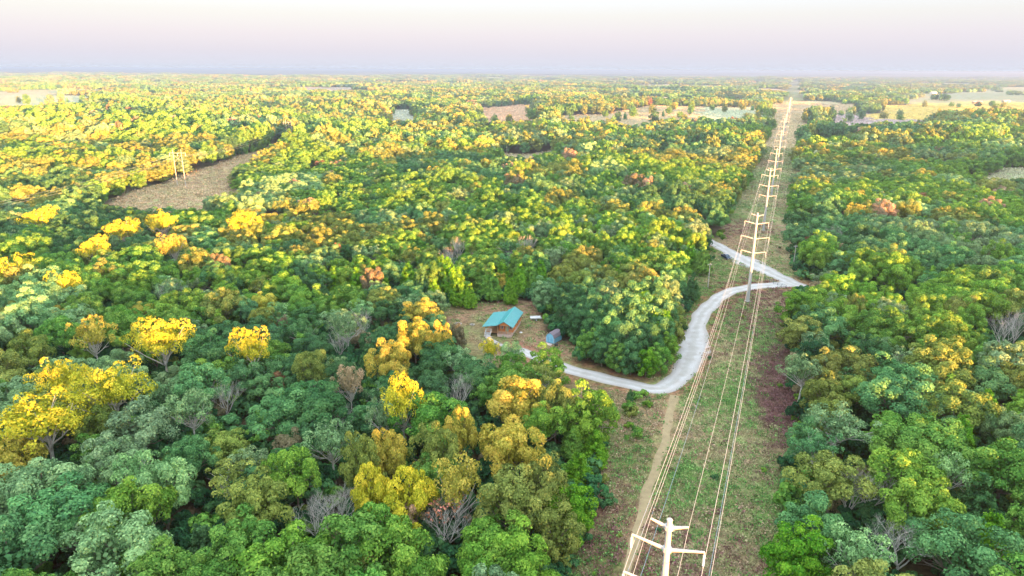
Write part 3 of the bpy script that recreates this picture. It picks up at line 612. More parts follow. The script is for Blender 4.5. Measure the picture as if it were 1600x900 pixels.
for t_ in indiv:
    z = hz(t_['x'], t_['y']); s = t_['s']
    o = empty(t_['kind'], (t_['x'], t_['y'], z), t_['rz'], (s, s, t_['sz'])); tag(o, t_['lab'], CAT[t_['kind']], GRP[t_['kind']])
    if t_['kind'] == 'bare_tree':
        link('trunk', BARE[t_['k'] % 3], o)
        if t_['tone'] == 'rusty red':
            c = link('crown', crown_mesh('sparse_crown', 3.4, 6.4, 2.0, 26, 16, .17, 77, rc=(.12, .2), openness=.3, zmin=.0)[0], o); c['tcol'] = [.42, .18, .12]
    else:
        src = FULL if t_['kind'] == 'oak_tree' and (t_.get('full') or near_open(t_['x'], t_['y'])) else SRC[t_['kind']]
        cm_, tm_ = src[t_['k'] % len(src)]
        link('trunk', tm_, o); c = link('crown', cm_, o); c['tcol'] = t_['col']

# ------------------------------------------------------------------ masses: forest, undergrowth, grass (points carrying instances)
def scatter_obj(name, protos, P, rot, scl, idx, tcol, label=None):
    col = bpy.data.collections.new(name + '_source')
    for i, me in enumerate(protos):
        o = bpy.data.objects.new(f'{name}_source_{i:02d}', me); col.objects.link(o)
    n = len(P); me = bpy.data.meshes.new(name); me.vertices.add(n); me.vertices.foreach_set('co', np.asarray(P, np.float32).ravel())
    def at_(nm, ty, key, v): a = me.attributes.new(nm, ty, 'POINT'); a.data.foreach_set(key, v.ravel())
    at_('rz', 'FLOAT', 'value', np.asarray(rot, np.float32)); at_('scl', 'FLOAT_VECTOR', 'vector', np.asarray(scl, np.float32))
    at_('idx', 'INT', 'value', np.asarray(idx, np.int32)); at_('tcol', 'FLOAT_VECTOR', 'vector', np.asarray(tcol, np.float32))
    me.update(); ob = link(name, me)
    ng = bpy.data.node_groups.new(name, 'GeometryNodeTree'); ng.interface.new_socket('Geometry', in_out='INPUT', socket_type='NodeSocketGeometry')
    ng.interface.new_socket('Geometry', in_out='OUTPUT', socket_type='NodeSocketGeometry')
    nn, L = ng.nodes, ng.links; gi = nn.new('NodeGroupInput'); go = nn.new('NodeGroupOutput')
    ci = nn.new('GeometryNodeCollectionInfo'); ci.inputs['Collection'].default_value = col; ci.inputs['Separate Children'].default_value = True; ci.inputs['Reset Children'].default_value = True
    ip = nn.new('GeometryNodeInstanceOnPoints'); ip.inputs['Pick Instance'].default_value = True
    def na(nm, ty): q = nn.new('GeometryNodeInputNamedAttribute'); q.data_type = ty; q.inputs['Name'].default_value = nm; return q.outputs['Attribute']
    cx = nn.new('ShaderNodeCombineXYZ'); L.new(na('rz', 'FLOAT'), cx.inputs['Z']); L.new(cx.outputs[0], ip.inputs['Rotation'])
    L.new(na('scl', 'FLOAT_VECTOR'), ip.inputs['Scale']); L.new(na('idx', 'INT'), ip.inputs['Instance Index'])
    L.new(gi.outputs[0], ip.inputs['Points']); L.new(ci.outputs['Instances'], ip.inputs['Instance']); L.new(ip.outputs['Instances'], go.inputs[0])
    md = ob.modifiers.new('scatter', 'NODES'); md.node_group = ng
    tag(ob, label, kind='stuff'); return ob
FP = [c for c, _ in OAKS] + [c for c, _ in ELMS] + [c for c, _ in CEDARS] + FARO + FARC + GROVES + [c for c, _ in FULL]   # 25-28 full, 0-5 oak, 6-8 open, 9-12 cedar, 13-17 far oak, 18-19 far cedar, 20-24 grove
pts, rot, scl, idx, tcl = [], [], [], [], []
def fadd(x, y, s, sz, k, c): pts.append((x, y, hz(x, y) - .1)); rot.append(rng.uniform(0, 6.28)); scl.append((s, s, sz)); idx.append(k); tcl.append(c)
for t_ in rest:
    if t_['kind'] == 'bare_tree': continue
    base = {'oak_tree': (0, 6), 'open_oak_tree': (6, 3), 'cedar_tree': (9, 4)}.get(t_['kind'], (0, 6)); fadd(t_['x'], t_['y'], t_['s'], t_['sz'], base[0] + t_['k'] % base[1], t_['col'])
TA = {k: np.array(v) for k, v in TONE.items()}
def mass(X, Y, smul, hmul, kinds):
    Z = hgt(X, Y)
    for x, y, z in zip(X, Y, Z):
        sun_zone = (x * SX + y * SY) > 260; tn = tone_pick(x, y, rnd, sun_zone and fnoise(x, y, 90.) > -.2)  # leaves yellowed where sun reaches: autumn hue plus sunlight put into colour
        c = TA[tn] * rng.uniform(.85, 1.15); u = rnd.random(); s = rnd.uniform(.75, 1.25) * smul
        if kinds == 'far' and u < .12: k = 18 + rnd.randrange(2); c = TA['deep green'] * rng.uniform(.9, 1.5)
        elif kinds == 'far': k = 13 + rnd.randrange(5)
        elif kinds == 'mid' and u < .10: k = 9 + rnd.randrange(4); c = TA['mid green']
        elif kinds == 'mid': k = rnd.randrange(9)
        else: k = 20 + rnd.randrange(5)
        if k < 18 and not 9 <= k < 13 and y > 0 and near_open(x, y): k = 25 + rnd.randrange(4)
        pts.append((x, y, z - .1)); rot.append(rnd.uniform(0, 6.28)); scl.append((s, s, s ** .6 * hmul * rnd.uniform(.85, 1.2) * (1 + .28 * fnoise(x, y, 52.)))); idx.append(k); tcl.append(c)
def wedge(X, Y, lo, hi, m=40):
    a_, p_ = corr(X, Y); lone = (rng.random(len(X)) < .018) & (Y > 620) & (np.abs(p_) > 24)
    return (Y >= lo) & (Y < hi) & (np.abs(X) < .82 * Y + m) & (~open_mask(X, Y) | lone)
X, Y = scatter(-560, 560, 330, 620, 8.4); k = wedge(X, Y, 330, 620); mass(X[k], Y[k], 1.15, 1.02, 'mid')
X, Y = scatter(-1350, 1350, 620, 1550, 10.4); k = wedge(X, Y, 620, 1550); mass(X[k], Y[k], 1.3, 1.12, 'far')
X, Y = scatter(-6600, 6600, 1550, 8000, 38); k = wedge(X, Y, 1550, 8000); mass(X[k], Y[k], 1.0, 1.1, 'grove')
# unseen wooded ridge added behind the camera to shade the foreground
Sx, Tx = scatter(-470, -250, -700, 2300, 9.5); X = Sx * SX - Tx * SY; Y = Sx * SY + Tx * SX
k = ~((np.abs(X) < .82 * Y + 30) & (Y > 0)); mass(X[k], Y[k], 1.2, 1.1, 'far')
scatter_obj('forest', FP, pts, rot, scl, idx, tcl, 'oak woodland stretching from behind the near trees to the horizon')

# undergrowth between the trunks and along the edges
X, Y = scatter(-230, 330, 50, 300, 3.6); k = (np.abs(X) < .8 * Y + 20) & ~open_mask(X, Y); X, Y = X[k], Y[k]
n = len(X); sc = rng.uniform(.7, 1.9, n)
und = np.array([TONE[q] for q in rng.choice(['dark green', 'deep green', 'mid green', 'olive green', 'brown'], n, p=[.45, .35, .12, .04, .04])]) * rng.uniform(.8, 1.4, (n, 1))  # shade between the crowns put into mostly dark leaf tones
P = np.stack([X, Y, hgt(X, Y) - .1], 1)
X2, Y2 = scatter(-60, 140, 70, 330, 4.5); a, p = corr(X2, Y2)
k = ((np.abs(np.abs(p + 1) - 17.5) < 2.5) | inpoly(X2, Y2, FRONTGAP) & (rng.random(len(X2)) < .14) | (np.abs(p + 1) < 17) & (rng.random(len(X2)) < .10)) & (dpoly(X2, Y2, DRIVE) > 5) & (dpoly(X2, Y2, TRACK) > 2.5) & (dpoly(X2, Y2, ROAD) > 5) & ~inpoly(X2, Y2, YARD); X2, Y2 = X2[k], Y2[k]; n2_ = len(X2)
P = np.concatenate([P, np.stack([X2, Y2, hgt(X2, Y2) - .1], 1)]); sc = np.concatenate([sc, np.where(np.abs(p[k] + 1) < 14.5, rng.uniform(.2, .5, n2_), rng.uniform(.4, 1.1, n2_))])
und = np.concatenate([und, np.array([TONE[q] for q in rng.choice(['deep green', 'mid green', 'fresh green', 'olive green'], n2_)]) * rng.uniform(.7, 1.1, (n2_, 1))]); n = len(P)
scatter_obj('undergrowth', BUSH, P, rng.uniform(0, 6.28, n), np.stack([sc, sc, sc * rng.uniform(.8, 1.3, n)], 1), rng.integers(0, 4, n), und, 'shady shrubs and saplings growing under the trees')
# rough grass of the strip, the gap and the yard
X, Y = scatter(-40, 190, 60, 420, .95); a, p = corr(X, Y)
k = ((np.abs(p + 1) < 18) | inpoly(X, Y, FRONTGAP) | inpoly(X, Y, JUNCT) | (inpoly(X, Y, YARD) & (rng.random(len(X)) < .35))) & (dpoly(X, Y, smooth_line(DRIVE, 6)) > 3.4) & (dpoly(X, Y, TRACK) > 1.5) & (dpoly(X, Y, ROAD) > 3.6)
k &= rng.random(len(X)) < np.clip(1.25 - Y / 330, .15, 1)
X, Y = X[k], Y[k]; nnear = len(X)
Xf, Yf = scatter(-520, 1300, 330, 1700, 3.4); af, pf = corr(Xf, Yf)
k = (np.abs(Xf) < .8 * Yf + 20) & (((np.abs(pf + 1) < 17.5) & (Yf > 400)) | inpoly(Xf, Yf, HLINE))
for f in FIELDS: k |= infield(Xf, Yf, f)
X = np.concatenate([X, Xf[k]]); Y = np.concatenate([Y, Yf[k]]); a, p = corr(X, Y); n = len(X)
g = fnoise(X, Y, 9.) * .5 + fnoise(X, Y, 31.) * .5 + rng.normal(0, .35, n)
gc = np.where((g > .0)[:, None], [.11, .21, .065], np.where((g > -.4)[:, None], [.23, .22, .12], [.27, .20, .14]))
mr_ = fnoise(X + 50, Y, 17.) + rng.normal(0, .3, n) > .55; gc[mr_] = (.16, .085, .08)
sp_ = (p + 2.2 * np.sin(a / 13) + rng.normal(0, 2, n) > 7.5) & (a + rng.normal(0, 9, n) > -96) & (a + rng.normal(0, 9, n) < -34); gc[sp_] = (.15, .08, .08)
gc[nnear:] = gc[nnear:] * .4 + np.array([.28, .28, .16]) * .6
m = inpoly(X, Y, HLINE); gc[m] = gc[m] * .4 + np.array([.40, .28, .19]) * .6
for f, c in zip(FIELDS, [tuple(1.45 * v for v in q) for q in fc]): m = infield(X, Y, f); gc[m] = np.array(c) * .9
gc = gc * rng.uniform(.85, 1.55, (n, 1)); sc = rng.uniform(.6, 1.5, n); sc[nnear:] *= 2.3
scatter_obj('grass', TUFT, np.stack([X, Y, hgt(X, Y)], 1), rng.uniform(0, 6.28, n), np.stack([sc, sc, sc], 1), rng.integers(0, 4, n), gc, 'rough green and reddish grass covering the mown strip')

# ------------------------------------------------------------------ steel pylons
TH = 30.5
TIERS = [(-.9, 1.95, .55), (-3.6, 3.75, .75), (-8.6, 4.4, .8), (-13.5, 3.9, .75)]     # below the top, half span, rise of the tips
INSL = 1.9
def make_pylon():
    o = empty('power_pylon')
    MB().tube([(0, 0, -1), (0, 0, 0), (0, 0, TH * .5), (0, 0, TH)], [.62, .60, .44, .28], 12).build('pole', M_STEEL, o)
    MB().tube([(0, 0, TH - .02), (0, 0, TH + .1)], [.33, .26], 12).build('pole_cap', M_ARM, o)
    MB().tube([(0, 0, .05), (0, 0, .3)], [.95, .95], 14).build('base', plain('concrete', (.4, .39, .37), .9), o)
    for dz, half, rise in TIERS:
        z = TH + dz
        MB().tube([(0, 0, z - .22), (0, 0, z + .22)], .50, 10).build('collar', M_STEEL, o)
        for sg in (-1, 1):
            a_ = MB().tube([(sg * .3, 0, z), (sg * half, 0, z + rise)], [.21, .11], 6).build('cross_arm', M_ARM, o)
            if dz < -2:
                ins = MB(); tp = Vector((sg * half, 0, z + rise))
                ins.tube([tp, tp + Vector((0, 0, -.45))], .04, 5)
                for q in range(9): ins.tube([tp + Vector((0, 0, -.45 - q * .15)), tp + Vector((0, 0, -.52 - q * .15))], [.13, .06], 7)
                ins.tube([tp + Vector((0, 0, -1.8)), tp + Vector((0, 0, -INSL))], .05, 5); ins.build('insulator', M_INS, o)
                MB().tube([tp + Vector((-sg * .05, .12, 0)), tp + Vector((-sg * .1, .5, -INSL + .5))], .03, 4).build('brace', M_ARM, o)
    return o
PA = [-165, 0, 121, 246, 372, 500, 630, 765, 900, 1040, 1190, 1350]
p1 = pix(1041, 811, TH)      # the front pylon's top
PA[0] = (p1 - P2).dot(LD)
PLAB = ['pale steel pylon at the bottom edge with only its upper arms showing', 'whole steel pylon standing between the driveway and the road junction', 'steel pylon standing on the grass strip just beyond the parked pickup',
        'fourth steel pylon counted from the front along the strip', 'steel pylon beside the pale far road that crosses the strip']
PLAB += [f'tiny distant pylon along the strip, {ORD[i]} from the front' for i in range(5, len(PA))]
pyl = make_pylon(); PPOS = []
for i, a_ in enumerate([-310] + PA):
    q = along(a_); PPOS.append(q)
    if i == 0: continue                     # the span behind the camera only carries wires
    o = pyl if i == 1 else copy_tree(pyl)
    o.location = q; o.rotation_euler = (0, 0, -LA); tag(o, PLAB[i - 1], 'power pylon', 'steel pylons along the mown strip')
k = 0
for ti, (dz, half, rise) in enumerate(TIERS):
    for sg in (-1, 1):
        mb = MB(); ends = [q + LP * (sg * half) + Vector((0, 0, TH + dz + rise - (INSL if ti else .05))) for q in PPOS[:10]]
        line = []
        for A, B in zip(ends[:-1], ends[1:]):
            L_ = (B - A).length; sag = 2.6 * (L_ / 140) ** 2 * (.7 if ti == 0 else 1)
            for q in range(14): t_ = q / 14; line.append(A.lerp(B, t_) - Vector((0, 0, 4 * sag * t_ * (1 - t_))))
        line.append(ends[-1])
        mb.tube(line, .022 if ti == 0 else .032, 4, False)
        o = mb.build('power_line', M_WIRE)
        tag(o, ['thin top ground wire', 'wire on the second arms', 'wire on the widest third arms', 'wire on the lowest arms'][ti] + ' of the steel pylons, ' + ('driveway side' if sg < 0 else 'far woods side'), 'power line', 'wires strung between the steel pylons')

# ------------------------------------------------------------------ wooden H-frames, utility poles
HF = [(284, 291, 23), (453, 221, 21), (606, 192, 20), (686, 168, 20)]
HLAB = ['tall pale H-frame pole pair standing in the brown clearing', 'H-frame pole pair half hidden by yellow trees beyond the brown clearing', 'H-frame pole pair beside the grey-green field', 'most distant H-frame pole pair above the yellow treetops']
def make_hframe(H):
    o = empty('h_frame_pylon')
    for sg in (-1, 1): MB().tube([(sg * 2.6, 0, -1), (sg * 2.6, 0, H)], [.27, .18], 8).build('pole', M_WOODPOLE, o)
    MB().box((0, .3, H - 2.2), (10.5, .22, .32)).build('cross_arm', M_WOODPOLE, o)
    b_ = MB(); b_.tube([(-2.6, 0, H - 8), (2.6, 0, H - 3.4)], .1, 5); b_.build('brace', M_WOODPOLE, o)
    b_ = MB(); b_.tube([(2.6, .15, H - 8), (-2.6, .15, H - 3.4)], .1, 5); b_.build('brace', M_WOODPOLE, o)
    for xx in (-5, 0, 5): MB().tube([(xx, .3, H - 2.35), (xx, .3, H - 4.2)], .11, 6).build('insulator', M_INS, o)
    return o
hpos = []
for (px, py, H), lb in zip(HF, HLAB):
    q = pix(px, py); o = make_hframe(H); o.location = q; hpos.append((q, H)); tag(o, lb, 'power pylon', 'wooden H-frames across the far woods')
h0 = hpos[0][0]; d_ = (hpos[2][0] - h0).normalized(); qn = h0 - Vector((60, 240, 0)); qn.z = hz(qn.x, qn.y)
hp = [(qn, 22)] + hpos
for j, xx in enumerate((-5, 0, 5)):
    line = []
    for (A, ha), (B, hb) in zip(hp[:-1], hp[1:]):
        a0 = A + Vector((xx, .3, ha - 4.2)); b0 = B + Vector((xx, .3, hb - 4.2))
        for q in range(12): t_ = q / 12; line.append(a0.lerp(b0, t_) - Vector((0, 0, 24 * t_ * (1 - t_))))
    line.append(b0); tag(MB().tube(line, .035, 4, False).build('power_line', M_WIRE), 'long sagging wire strung between the H-frames, ' + ['outer', 'middle', 'inner'][j] + ' one of three', 'power line', 'wires of the H-frames')
UP = [(1239, 419, 9.6, 'utility pole at the wood edge above the gravel road'), (1106, 449, 9.2, 'utility pole on the grass beside the driveway curve'), (1103, 352, 8, 'utility pole at the trees behind the parked pickup'), (792, 247, 11, 'lone utility pole among yellow trees in the far woods')]
for px, py, H, lb in UP:
    o = empty('utility_pole', pix(px, py)); tag(o, lb, 'utility pole', 'single utility poles')
    MB().tube([(0, 0, -1), (0, 0, H)], [.2, .13], 8).build('pole', M_WOODPOLE, o)
    MB().box((0, .18, H - .7), (1.9, .12, .14), .3).build('cross_arm', M_WOODPOLE, o)
    for xx in (-.8, 0, .8): MB().tube([(xx * .95, .18 + xx * .29, H - .63), (xx * .95, .18 + xx * .29, H - .38)], [.07, .05], 6).build('insulator', M_INS, o)

# ------------------------------------------------------------------ cabin
M_WOOD = plain('orange_siding', (.62, .24, .085), .7, 0, 2.5, .18); M_TRIM = plain('wood_trim', (.55, .30, .16), .7)
M_ROOF = plain('teal_metal_roof', (.13, .34, .38), .35, 0, 1.2, .08); M_SEAM = plain('roof_seam', (.10, .50, .50), .35)
M_WHITE = plain('white_paint', (.72, .72, .74), .6, 0, 2, .08); M_DARK = plain('dark_void', (.03, .03, .035), .4); M_GLASS = plain('window_glass', (.10, .14, .18), .1)
M_PINK = plain('pale_skirting', (.60, .46, .42), .85, 0, 2, .15)
CX, CY = pix(799, 528).to_2d(); CAZ = R_(-13.5)
cab = empty('cabin', (CX, CY, hz(CX, CY)), CAZ); tag(cab, 'orange wooden cabin with teal metal roof and side porch', 'cabin')
W, Ln, FL, EV, RG = 4.3, 13.0, .9, 3.6, 4.9      # local x: 0 (right wall) .. -W, y: 0 (front) .. Ln ; porch depth 2
LW = 4.0                                          # lean-to width beyond -W
MB().box((-W / 2, Ln / 2, FL / 2 - .1), (W - .1, Ln - .1, FL + .2 - .3)).build('foundation', M_PINK, cab)
MB().box((-W / 2, Ln / 2, FL - .12), (W, Ln, .16)).build('deck', M_PINK, cab)
def planks(name, n, fn, par=cab):
    first = None
    for i in range(n): fn(i).build(name, M_WOOD, par)
nb = 9; bh = (EV - FL) / nb                       # lap siding boards
for i in range(nb):
    z = FL + bh * (i + .5); d_ = .03 if i % 2 else .0
    MB().box((-.06 + d_, (Ln + 2.0) / 2, z), (.1, Ln - 2.0, bh - .03)).build('siding_board', M_WOOD, cab)
    MB().box((-W + .06 - d_, (Ln + 2.0) / 2, z), (.1, Ln - 2.0, bh - .03)).build('siding_board', M_WOOD, cab)
    MB().box((-W / 2, 2.06 - d_, z), (W - .2, .1, bh - .03)).build('siding_board', M_WOOD, cab)
    MB().box((-W / 2, Ln - .06, z), (W - .2, .1, bh - .03)).build('siding_board', M_WOOD, cab)
for yy in (.12, Ln): MB().prism([(-W + .02, EV), (-.02, EV), (-W / 2, RG - .12)], yy - .06, yy + .04).build('gable', M_WOOD, cab)
MB().box((-W / 2, .02, EV + .02), (W + .1, .1, .16)).build('gable_beam', M_TRIM, cab)
# roof panels: right slope, left slope that runs on over the lean-to
def slab(name, p0, p1, y0, y1, th, mat):          # slab between two x,z points
    (xa, za), (xb, zb) = p0, p1
    return MB().prism([(xa, za), (xb, zb), (xb, zb - th), (xa, za - th)], y0, y1).build(name, mat, cab)
sl = (RG - EV) / (W / 2)
slab('roof', (-W / 2, RG + .08), (.55, RG + .08 - sl * (W / 2 + .55)), -.5, Ln + .4, .12, M_ROOF)
zl = RG + .08 - sl * (W / 2); slab('roof', (-W, zl + .002), (-W / 2 - .001, RG + .08), -.5, Ln + .4, .12, M_ROOF)
slab('lean_to_roof', (-W - LW - .4, zl - .30 * (LW + .4) * .6), (-W - .003, zl), -.45, Ln - .6, .10, M_ROOF)
sm = MB()
for i in range(30):
    yy = -.45 + i * .46; 
    for (xa, za), (xb, zb) in (((-W / 2, RG + .09), (.55, RG + .09 - sl * (W / 2 + .55))), ((-W, zl + .01), (-W / 2, RG + .09)), ((-W - LW - .4, zl + .01 - .18 * (LW + .4)), (-W, zl + .01))):
        if yy > Ln - .7 and xa < -W: continue
        sm.prism([(xa, za), (xb, zb), (xb, zb + .045), (xa, za + .045)], yy, yy + .05)
tag(sm.build('roof_seams', M_SEAM, cab), kind='stuff')
MB().tube([(-W / 2, -.5, RG + .1), (-W / 2, Ln + .4, RG + .1)], .09, 6).build('ridge_cap', M_SEAM, cab)
for xx in (-.1, -W * .36, -W * .68, -W + .1): MB().box((xx, .12, (FL + EV) / 2), (.14, .14, EV - FL)).build('post', M_TRIM, cab)
for xx in (-W - LW + .1, -W - LW * .5):
    for yy in (.1, 4.2, 8.3, 12.0): MB().box((xx, yy, (zl - .75) / 2 + .0), (.14, .14, zl - .85)).build('post', M_TRIM, cab) if xx < -W - LW * .9 else None
def railing(x0, x1, y, z, mat, par=cab):
    o = MB().box(((x0 + x1) / 2, y, z + .95), (abs(x1 - x0), .09, .08)).build('handrail', mat, par)
    m_ = MB(); n = int(abs(x1 - x0) / .16)
    for i in range(n + 1): m_.box((x0 + (x1 - x0) * i / n, y, z + .5), (.05, .05, .86))
    tag(m_.build('balusters', mat, par), kind='stuff')
railing(-W + .2, -.2, .06, FL, M_TRIM)
MB().box((-W * .42, 2.0, FL + 1.02), (.92, .08, 2.0)).build('door', plain('green_door', (.34, .52, .42), .5), cab)
for xx in (-W * .78, -W * .14):
    f_ = MB().box((xx, 1.98, FL + 1.45), (.95, .08, 1.1)).build('window', M_WHITE, cab); MB().box((xx, 1.925, FL + 1.45), (.8, .03, .95)).build('pane', M_GLASS, f_)
for yy in (4.2, 7.4, 10.6):
    f_ = MB().box((.03, yy, FL + 1.5), (.08, 1.1, 1.0)).build('window', M_WHITE, cab); MB().box((.085, yy, FL + 1.5), (.03, .95, .85)).build('pane', M_GLASS, f_)
# porch under the lean-to with stairs
MB().box((-W - LW / 2, 4.0, FL - .1), (LW - .1, 6.0, .16)).build('side_deck', M_TRIM, cab)
MB().box((-W - LW / 2, 7.05, FL + 1.0), (LW - .2, .1, 2.2)).build('porch_shade_panel', M_DARK, cab)  # dark panel standing in for the shade under the lean-to
railing(-W - LW + .1, -W - 1.9, 1.0, FL, M_WHITE)
for i in range(5): MB().box((-W - LW + 1.2, .75 - i * .3, FL - .2 - i * .17), (1.5, .3, .07)).build('step', M_WHITE, cab)
for xx in (-W - LW + .4, -W - LW + 2.0):
    MB().tube([(xx, .9, FL + .95), (xx, -.7, FL - .75 + .95)], .05, 4).build('handrail', M_WHITE, cab)
    m_ = MB()
    for i in range(9): t_ = i / 8; m_.box((xx, .9 - 1.6 * t_, FL - .85 * t_ + .45), (.045, .045, .95))
    tag(m_.build('balusters', M_WHITE, cab), kind='stuff')
# walkway of pale boards from the stairs to the driveway
wk = empty('walkway', pix(762, 528)); tag(wk, 'pale board walkway leading from the cabin stairs to the driveway', 'walkway')
A, B = pix(762, 529), pix(792, 545); 
for i in range(11):
    q = A.lerp(B, i / 10) - A; an = math.atan2((B - A).y, (B - A).x)
    MB().box((q.x, q.y, .08), ((B - A).length / 11 - .06, 1.3, .1), an).build('plank', plain('pale_board', (.5, .46, .46), .8) if i == 0 else bpy.data.materials['pale_board'], wk)
MB().box((0, .9, .12), (2.2, 1.6, .12), an).build('landing', bpy.data.materials['pale_board'], wk)
wk.location.z = hz(A.x, A.y)

# ------------------------------------------------------------------ shed
M_SHED = plain('blue_siding', (.22, .52, .72), .6, 0, 2.5, .10); M_SHDK = plain('blue_trim', (.10, .30, .48), .6); M_SHING = plain('grey_purple_shingle', (.23, .19, .23), .85, 0, 3, .3)
q = pix(865.5, 538); shd = empty('garden_shed', q, R_(-35)); tag(shd, 'small blue barn-shaped shed with grey roof beside the tree clump', 'shed')
SW, SL = 2.7, 4.3; prof = [(0, .15), (0, 1.75), (-.42, 2.55), (-SW / 2, 3.05), (-SW + .42, 2.55), (-SW, 1.75), (-SW, .15)]
MB().prism(prof, 0, SL).build('wall', M_SHED, shd)
rp = [(.1, 1.66), (-.38, 2.62), (-SW / 2, 3.15), (-SW + .38, 2.62), (-SW - .1, 1.66)]
for (xa, za), (xb, zb) in zip(rp[:-1], rp[1:]): MB().prism([(xa, za), (xb, zb), (xb * .999, zb + .07), (xa * 1.0, za + .07)], -.12, SL + .12).build('roof', M_SHING, shd)
for xx in (-SW / 2 + .46, -SW / 2 - .46):
    d_ = MB().box((xx, -.03, 1.15), (.86, .06, 1.75)).build('door', M_SHED, shd)
    MB().box((xx, -.075, 1.15), (.7, .03, .08)).box((xx, -.075, 1.15), (.08, .03, 1.55)).build('door_trim', M_SHDK, d_)
for xx in (-.04, -SW + .04): MB().box((xx, -.02, .95), (.09, .05, 1.55)).build('corner_trim', M_WHITE, shd)
MB().box((-SW / 2, SL / 2, .06), (SW * .9, SL * .96, .14)).build('skid', M_SHDK, shd)
MB().box((-SW / 2, -.9, .05), (2.2, 1.5, .1)).build('ramp', M_PINK, shd)

# white flatbed trailer behind the cabin
q = pix(837, 500); tr_ = empty('utility_trailer', q, R_(8)); tag(tr_, 'white flat trailer parked at the yard edge beside the trees', 'trailer')
MB().box((0, 0, .75), (3.4, 1.7, .14)).build('bed', M_WHITE, tr_)
for yy in (-.85, .85): MB().box((0, yy, .95), (3.4, .05, .28)).build('side_rail', M_WHITE, tr_)
MB().tube([(1.7, 0, .7), (2.8, 0, .6)], .06, 6).build('tow_bar', M_DARK, tr_)
for sg in (-1, 1):
    w_ = MB().tube([(0, sg * .95 - .1, .36), (0, sg * .95 + .1, .36)], .36, 14).build('wheel', M_DARK, tr_); MB().tube([(0, sg * .95 + sg * .1, .36), (0, sg * .95 + sg * .13, .36)], .18, 10).build('rim', M_WHITE, w_)
# small things in the yard
M_STONE = plain('stone', (.42, .39, .37), .9, 0, 4, .2)
def rock(r, seed):
    g_ = random.Random(seed); mb = MB(); n = 7; lv = []
    for z, s in ((-.1, .8), (.25, 1.0), (.55, .75), (.72, .3)): lv.append([(math.cos(2 * math.pi * k / n) * r * s * g_.uniform(.8, 1.15), math.sin(2 * math.pi * k / n) * r * s * g_.uniform(.8, 1.15), z * r) for k in range(n)])
    mb.v = [p for l in lv for p in l]; mb.f = [(i * n + k, i * n + (k + 1) % n, (i + 1) * n + (k + 1) % n, (i + 1) * n + k) for i in range(3) for k in range(n)] + [tuple(3 * n + k for k in range(n))]
    return mb
for j, (px, py, r, nst, lb) in enumerate([(716, 506, .9, 9, 'ring of pale stones at the outer end of the yard'), (738, 507, .6, 7, 'small dark stone ring closer to the cabin')]):
    o = empty('fire_ring', pix(px, py)); tag(o, lb, 'fire ring', 'stone rings in the yard')
    for k in range(nst): an = 6.28 * k / nst; rock(.28, j * 20 + k).build('stone', M_STONE, o, (math.cos(an) * r, math.sin(an) * r, 0))
    MB().tube([(0, 0, .0), (0, 0, .08)], r * .7, 10).build('ash', M_DARK, o)
tag(rock(.45, 99).build('rock', M_WHITE, None, pix(814, 520)), 'single white rock on the grass between cabin and shed', 'rock')
o = empty('grill_cart', pix(869, 543)); tag(o, 'small dark grill cart beside the blue shed', 'grill')
MB().tube([(-.5, 0, .9), (.5, 0, .9)], .35, 10).build('barrel', M_DARK, o)
for xx in (-.4, .4):
    for yy in (-.2, .2): MB().tube([(xx, yy, 0), (xx * .9, yy, .8)], .04, 5).build('leg', M_DARK, o)
MB().tube([(.3, 0, 1.2), (.3, 0, 1.6)], .06, 6).build('chimney', M_DARK, o)

# ------------------------------------------------------------------ pickup truck on the road
M_CAR = plain('dark_blue_paint', (.02, .045, .11), .25, .2, 1, .03); M_TYRE = plain('tyre', (.02, .02, .02), .9); M_CHROME = plain('chrome', (.6, .6, .62), .25, .6); M_LAMP = plain('lamp_glass', (.75, .75, .7), .2)
ra, rb = pix(1133, 402), pix(1165, 418); yaw = math.atan2((rb - ra).y, (rb - ra).x)
q = pix(1134.5, 404); car = empty('pickup_truck', q, yaw); tag(car, 'dark blue pickup truck parked where the gravel road leaves the trees', 'pickup truck')
MB().prism([(-2.8, .45), (-2.85, 1.05), (-2.75, 1.1), (1.0, 1.1), (2.5, 1.02), (2.8, .9), (2.85, .45), (2.2, .38), (-2.2, .38)], -.95, .95).build('body', M_CAR, car)
MB().prism([(-.95, 1.1), (-.8, 1.72), (-.6, 1.8), (.55, 1.8), (.75, 1.74), (1.25, 1.1)], -.85, .85).build('cab', M_CAR, car)
MB().prism([(.80, 1.70), (1.27, 1.12), (1.30, 1.13), (.83, 1.72)], -.74, .74).build('windshield', M_GLASS, car)
for sg in (-1, 1):
    MB().box((-.35, sg * .856, 1.42), (.75, .02, .46)).build('side_window', M_GLASS, car); MB().box((.45, sg * .856, 1.42), (.62, .02, .46)).build('side_window', M_GLASS, car)
    MB().box((2.83, sg * .68, .82), (.08, .36, .2)).build('headlight', M_LAMP, car); MB().box((.95, sg * 1.03, 1.2), (.12, .16, .16)).build('mirror', M_CAR, car)
    for xx in (-1.75, 1.8):
        w_ = MB().tube([(xx, sg * .72, .4), (xx, sg * .98, .4)], .4, 16).build('wheel', M_TYRE, car); MB().tube([(xx, sg * .98, .4), (xx, sg * 1.0, .4)], .22, 10).build('rim', M_CHROME, w_)
MB().box((-1.9, 0, 1.09), (1.6, 1.6, .06)).build('bed_floor', M_DARK, car)
for sg in (-1, 1): MB().box((-1.88, sg * .87, 1.16), (1.75, .12, .18)).build('bed_side', M_CAR, car)
MB().box((-2.77, 0, 1.16), (.1, 1.8, .18)).build('tailgate', M_CAR, car); MB().box((2.88, 0, .5), (.12, 1.9, .22)).build('bumper', M_CHROME, car); MB().box((2.85, 0, .82), (.05, .9, .22)).build('grille', M_DARK, car)

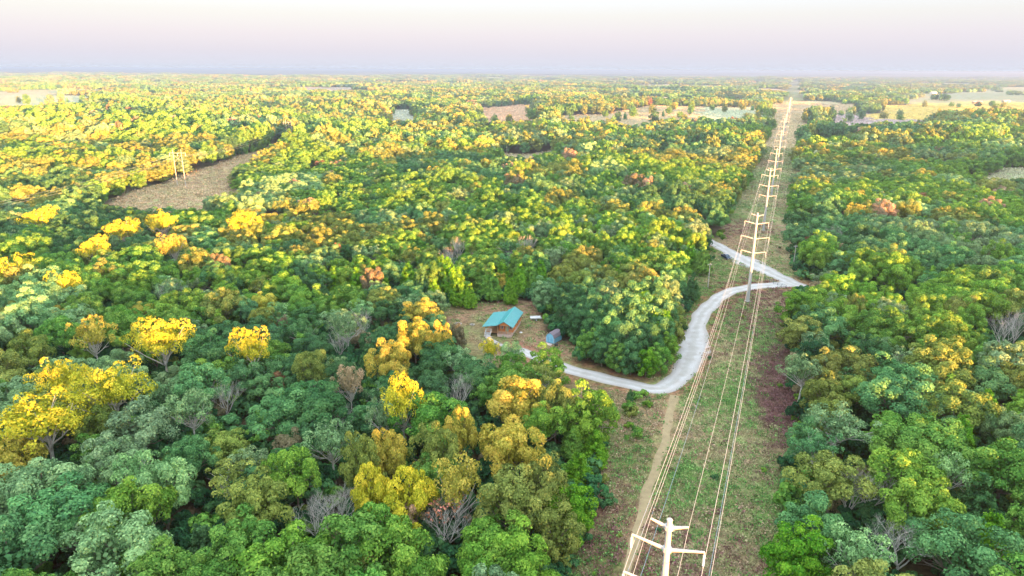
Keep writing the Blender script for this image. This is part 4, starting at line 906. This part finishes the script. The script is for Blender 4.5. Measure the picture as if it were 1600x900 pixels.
# ------------------------------------------------------------------ pipe fence and gate at the junction
M_PIPE = plain('fence_pipe', (.10, .14, .18), .5)
fa, fb = pix(1196, 439), pix(1228, 451); fn = empty('pipe_fence', fa); tag(fn, 'low dark pipe fence beside the road junction', 'fence'); V_ = fb - fa
for i in range(6): q = V_ * (i / 5); MB().tube([q, q + Vector((0, 0, 1.35))], .07, 6).build('post', M_PIPE, fn)
for z in (.45, .85, 1.25): MB().tube([Vector((0, 0, z)), V_ + Vector((0, 0, z))], .035, 5).build('rail', M_PIPE, fn)

# ------------------------------------------------------------------ far houses and barns
for px, py, L_, W_, H_, c, lb in [(1527, 162, 22, 10, 4, (.55, .25, .15), 'long reddish barn at the far field edge'), (1572, 160, 18, 9, 3.5, (.3, .3, .34), 'low grey shed beside the far yellow field'), (76, 122, 26, 14, 6, (.8, .78, .75), 'white farm building in the far haze'),
                             (632, 138, 24, 12, 5, (.8, .75, .68), 'pale farm building beyond the far woods'), (1458, 147, 22, 12, 5, (.75, .72, .7), 'pale building between far fields')]:
    o = empty('barn', pix(px, py), rnd.uniform(-.4, .4)); tag(o, lb, 'barn'); m_ = plain('barn_wall', c)
    MB().box((0, 0, H_ / 2), (L_, W_, H_)).build('wall', m_, o)
    MB().prism([(-W_ * .55, H_ + .02), (0, H_ + W_ * .25), (W_ * .55, H_ + .02)], -L_ * .52, L_ * .52).build('roof', M_WHITE if c[0] > .6 else M_STONE, o).rotation_euler = (0, 0, math.pi / 2)
    MB().box((0, -W_ / 2 - .06, 1.6), (3, .1, 3.2)).build('door', M_DARK, o)

# ------------------------------------------------------------------ haze: one closed box round everything
hb = MB().box((0, 0, 0), (61500, 61500, 160)); m = bpy.data.materials.new('haze'); m.use_nodes = True; t = m.node_tree; t.nodes.clear()
out = N(t, 'ShaderNodeOutputMaterial'); pv = N(t, 'ShaderNodeVolumePrincipled'); pv.inputs['Density'].default_value = 0.00018; pv.inputs['Anisotropy'].default_value = .75; pv.inputs['Color'].default_value = (.66, .80, 1.0, 1)
t.links.new(pv.outputs[0], out.inputs['Volume']); hz_o = hb.build('haze', m); tag(hz_o, kind='stuff')
zs = GZ; top = max(CAM_H + 4, float(zs.max()) + 4); bot = float(zs.min()) - 1.5
hz_o.location = (0, 0, (top + bot) / 2); hz_o.scale = (1, 1, (top - bot) / 160)
print('trees', len(indiv), 'rest', len(rest), 'forest pts', len(pts), 'grass', n, 'objects', len(S.objects), 'haze', top, bot)
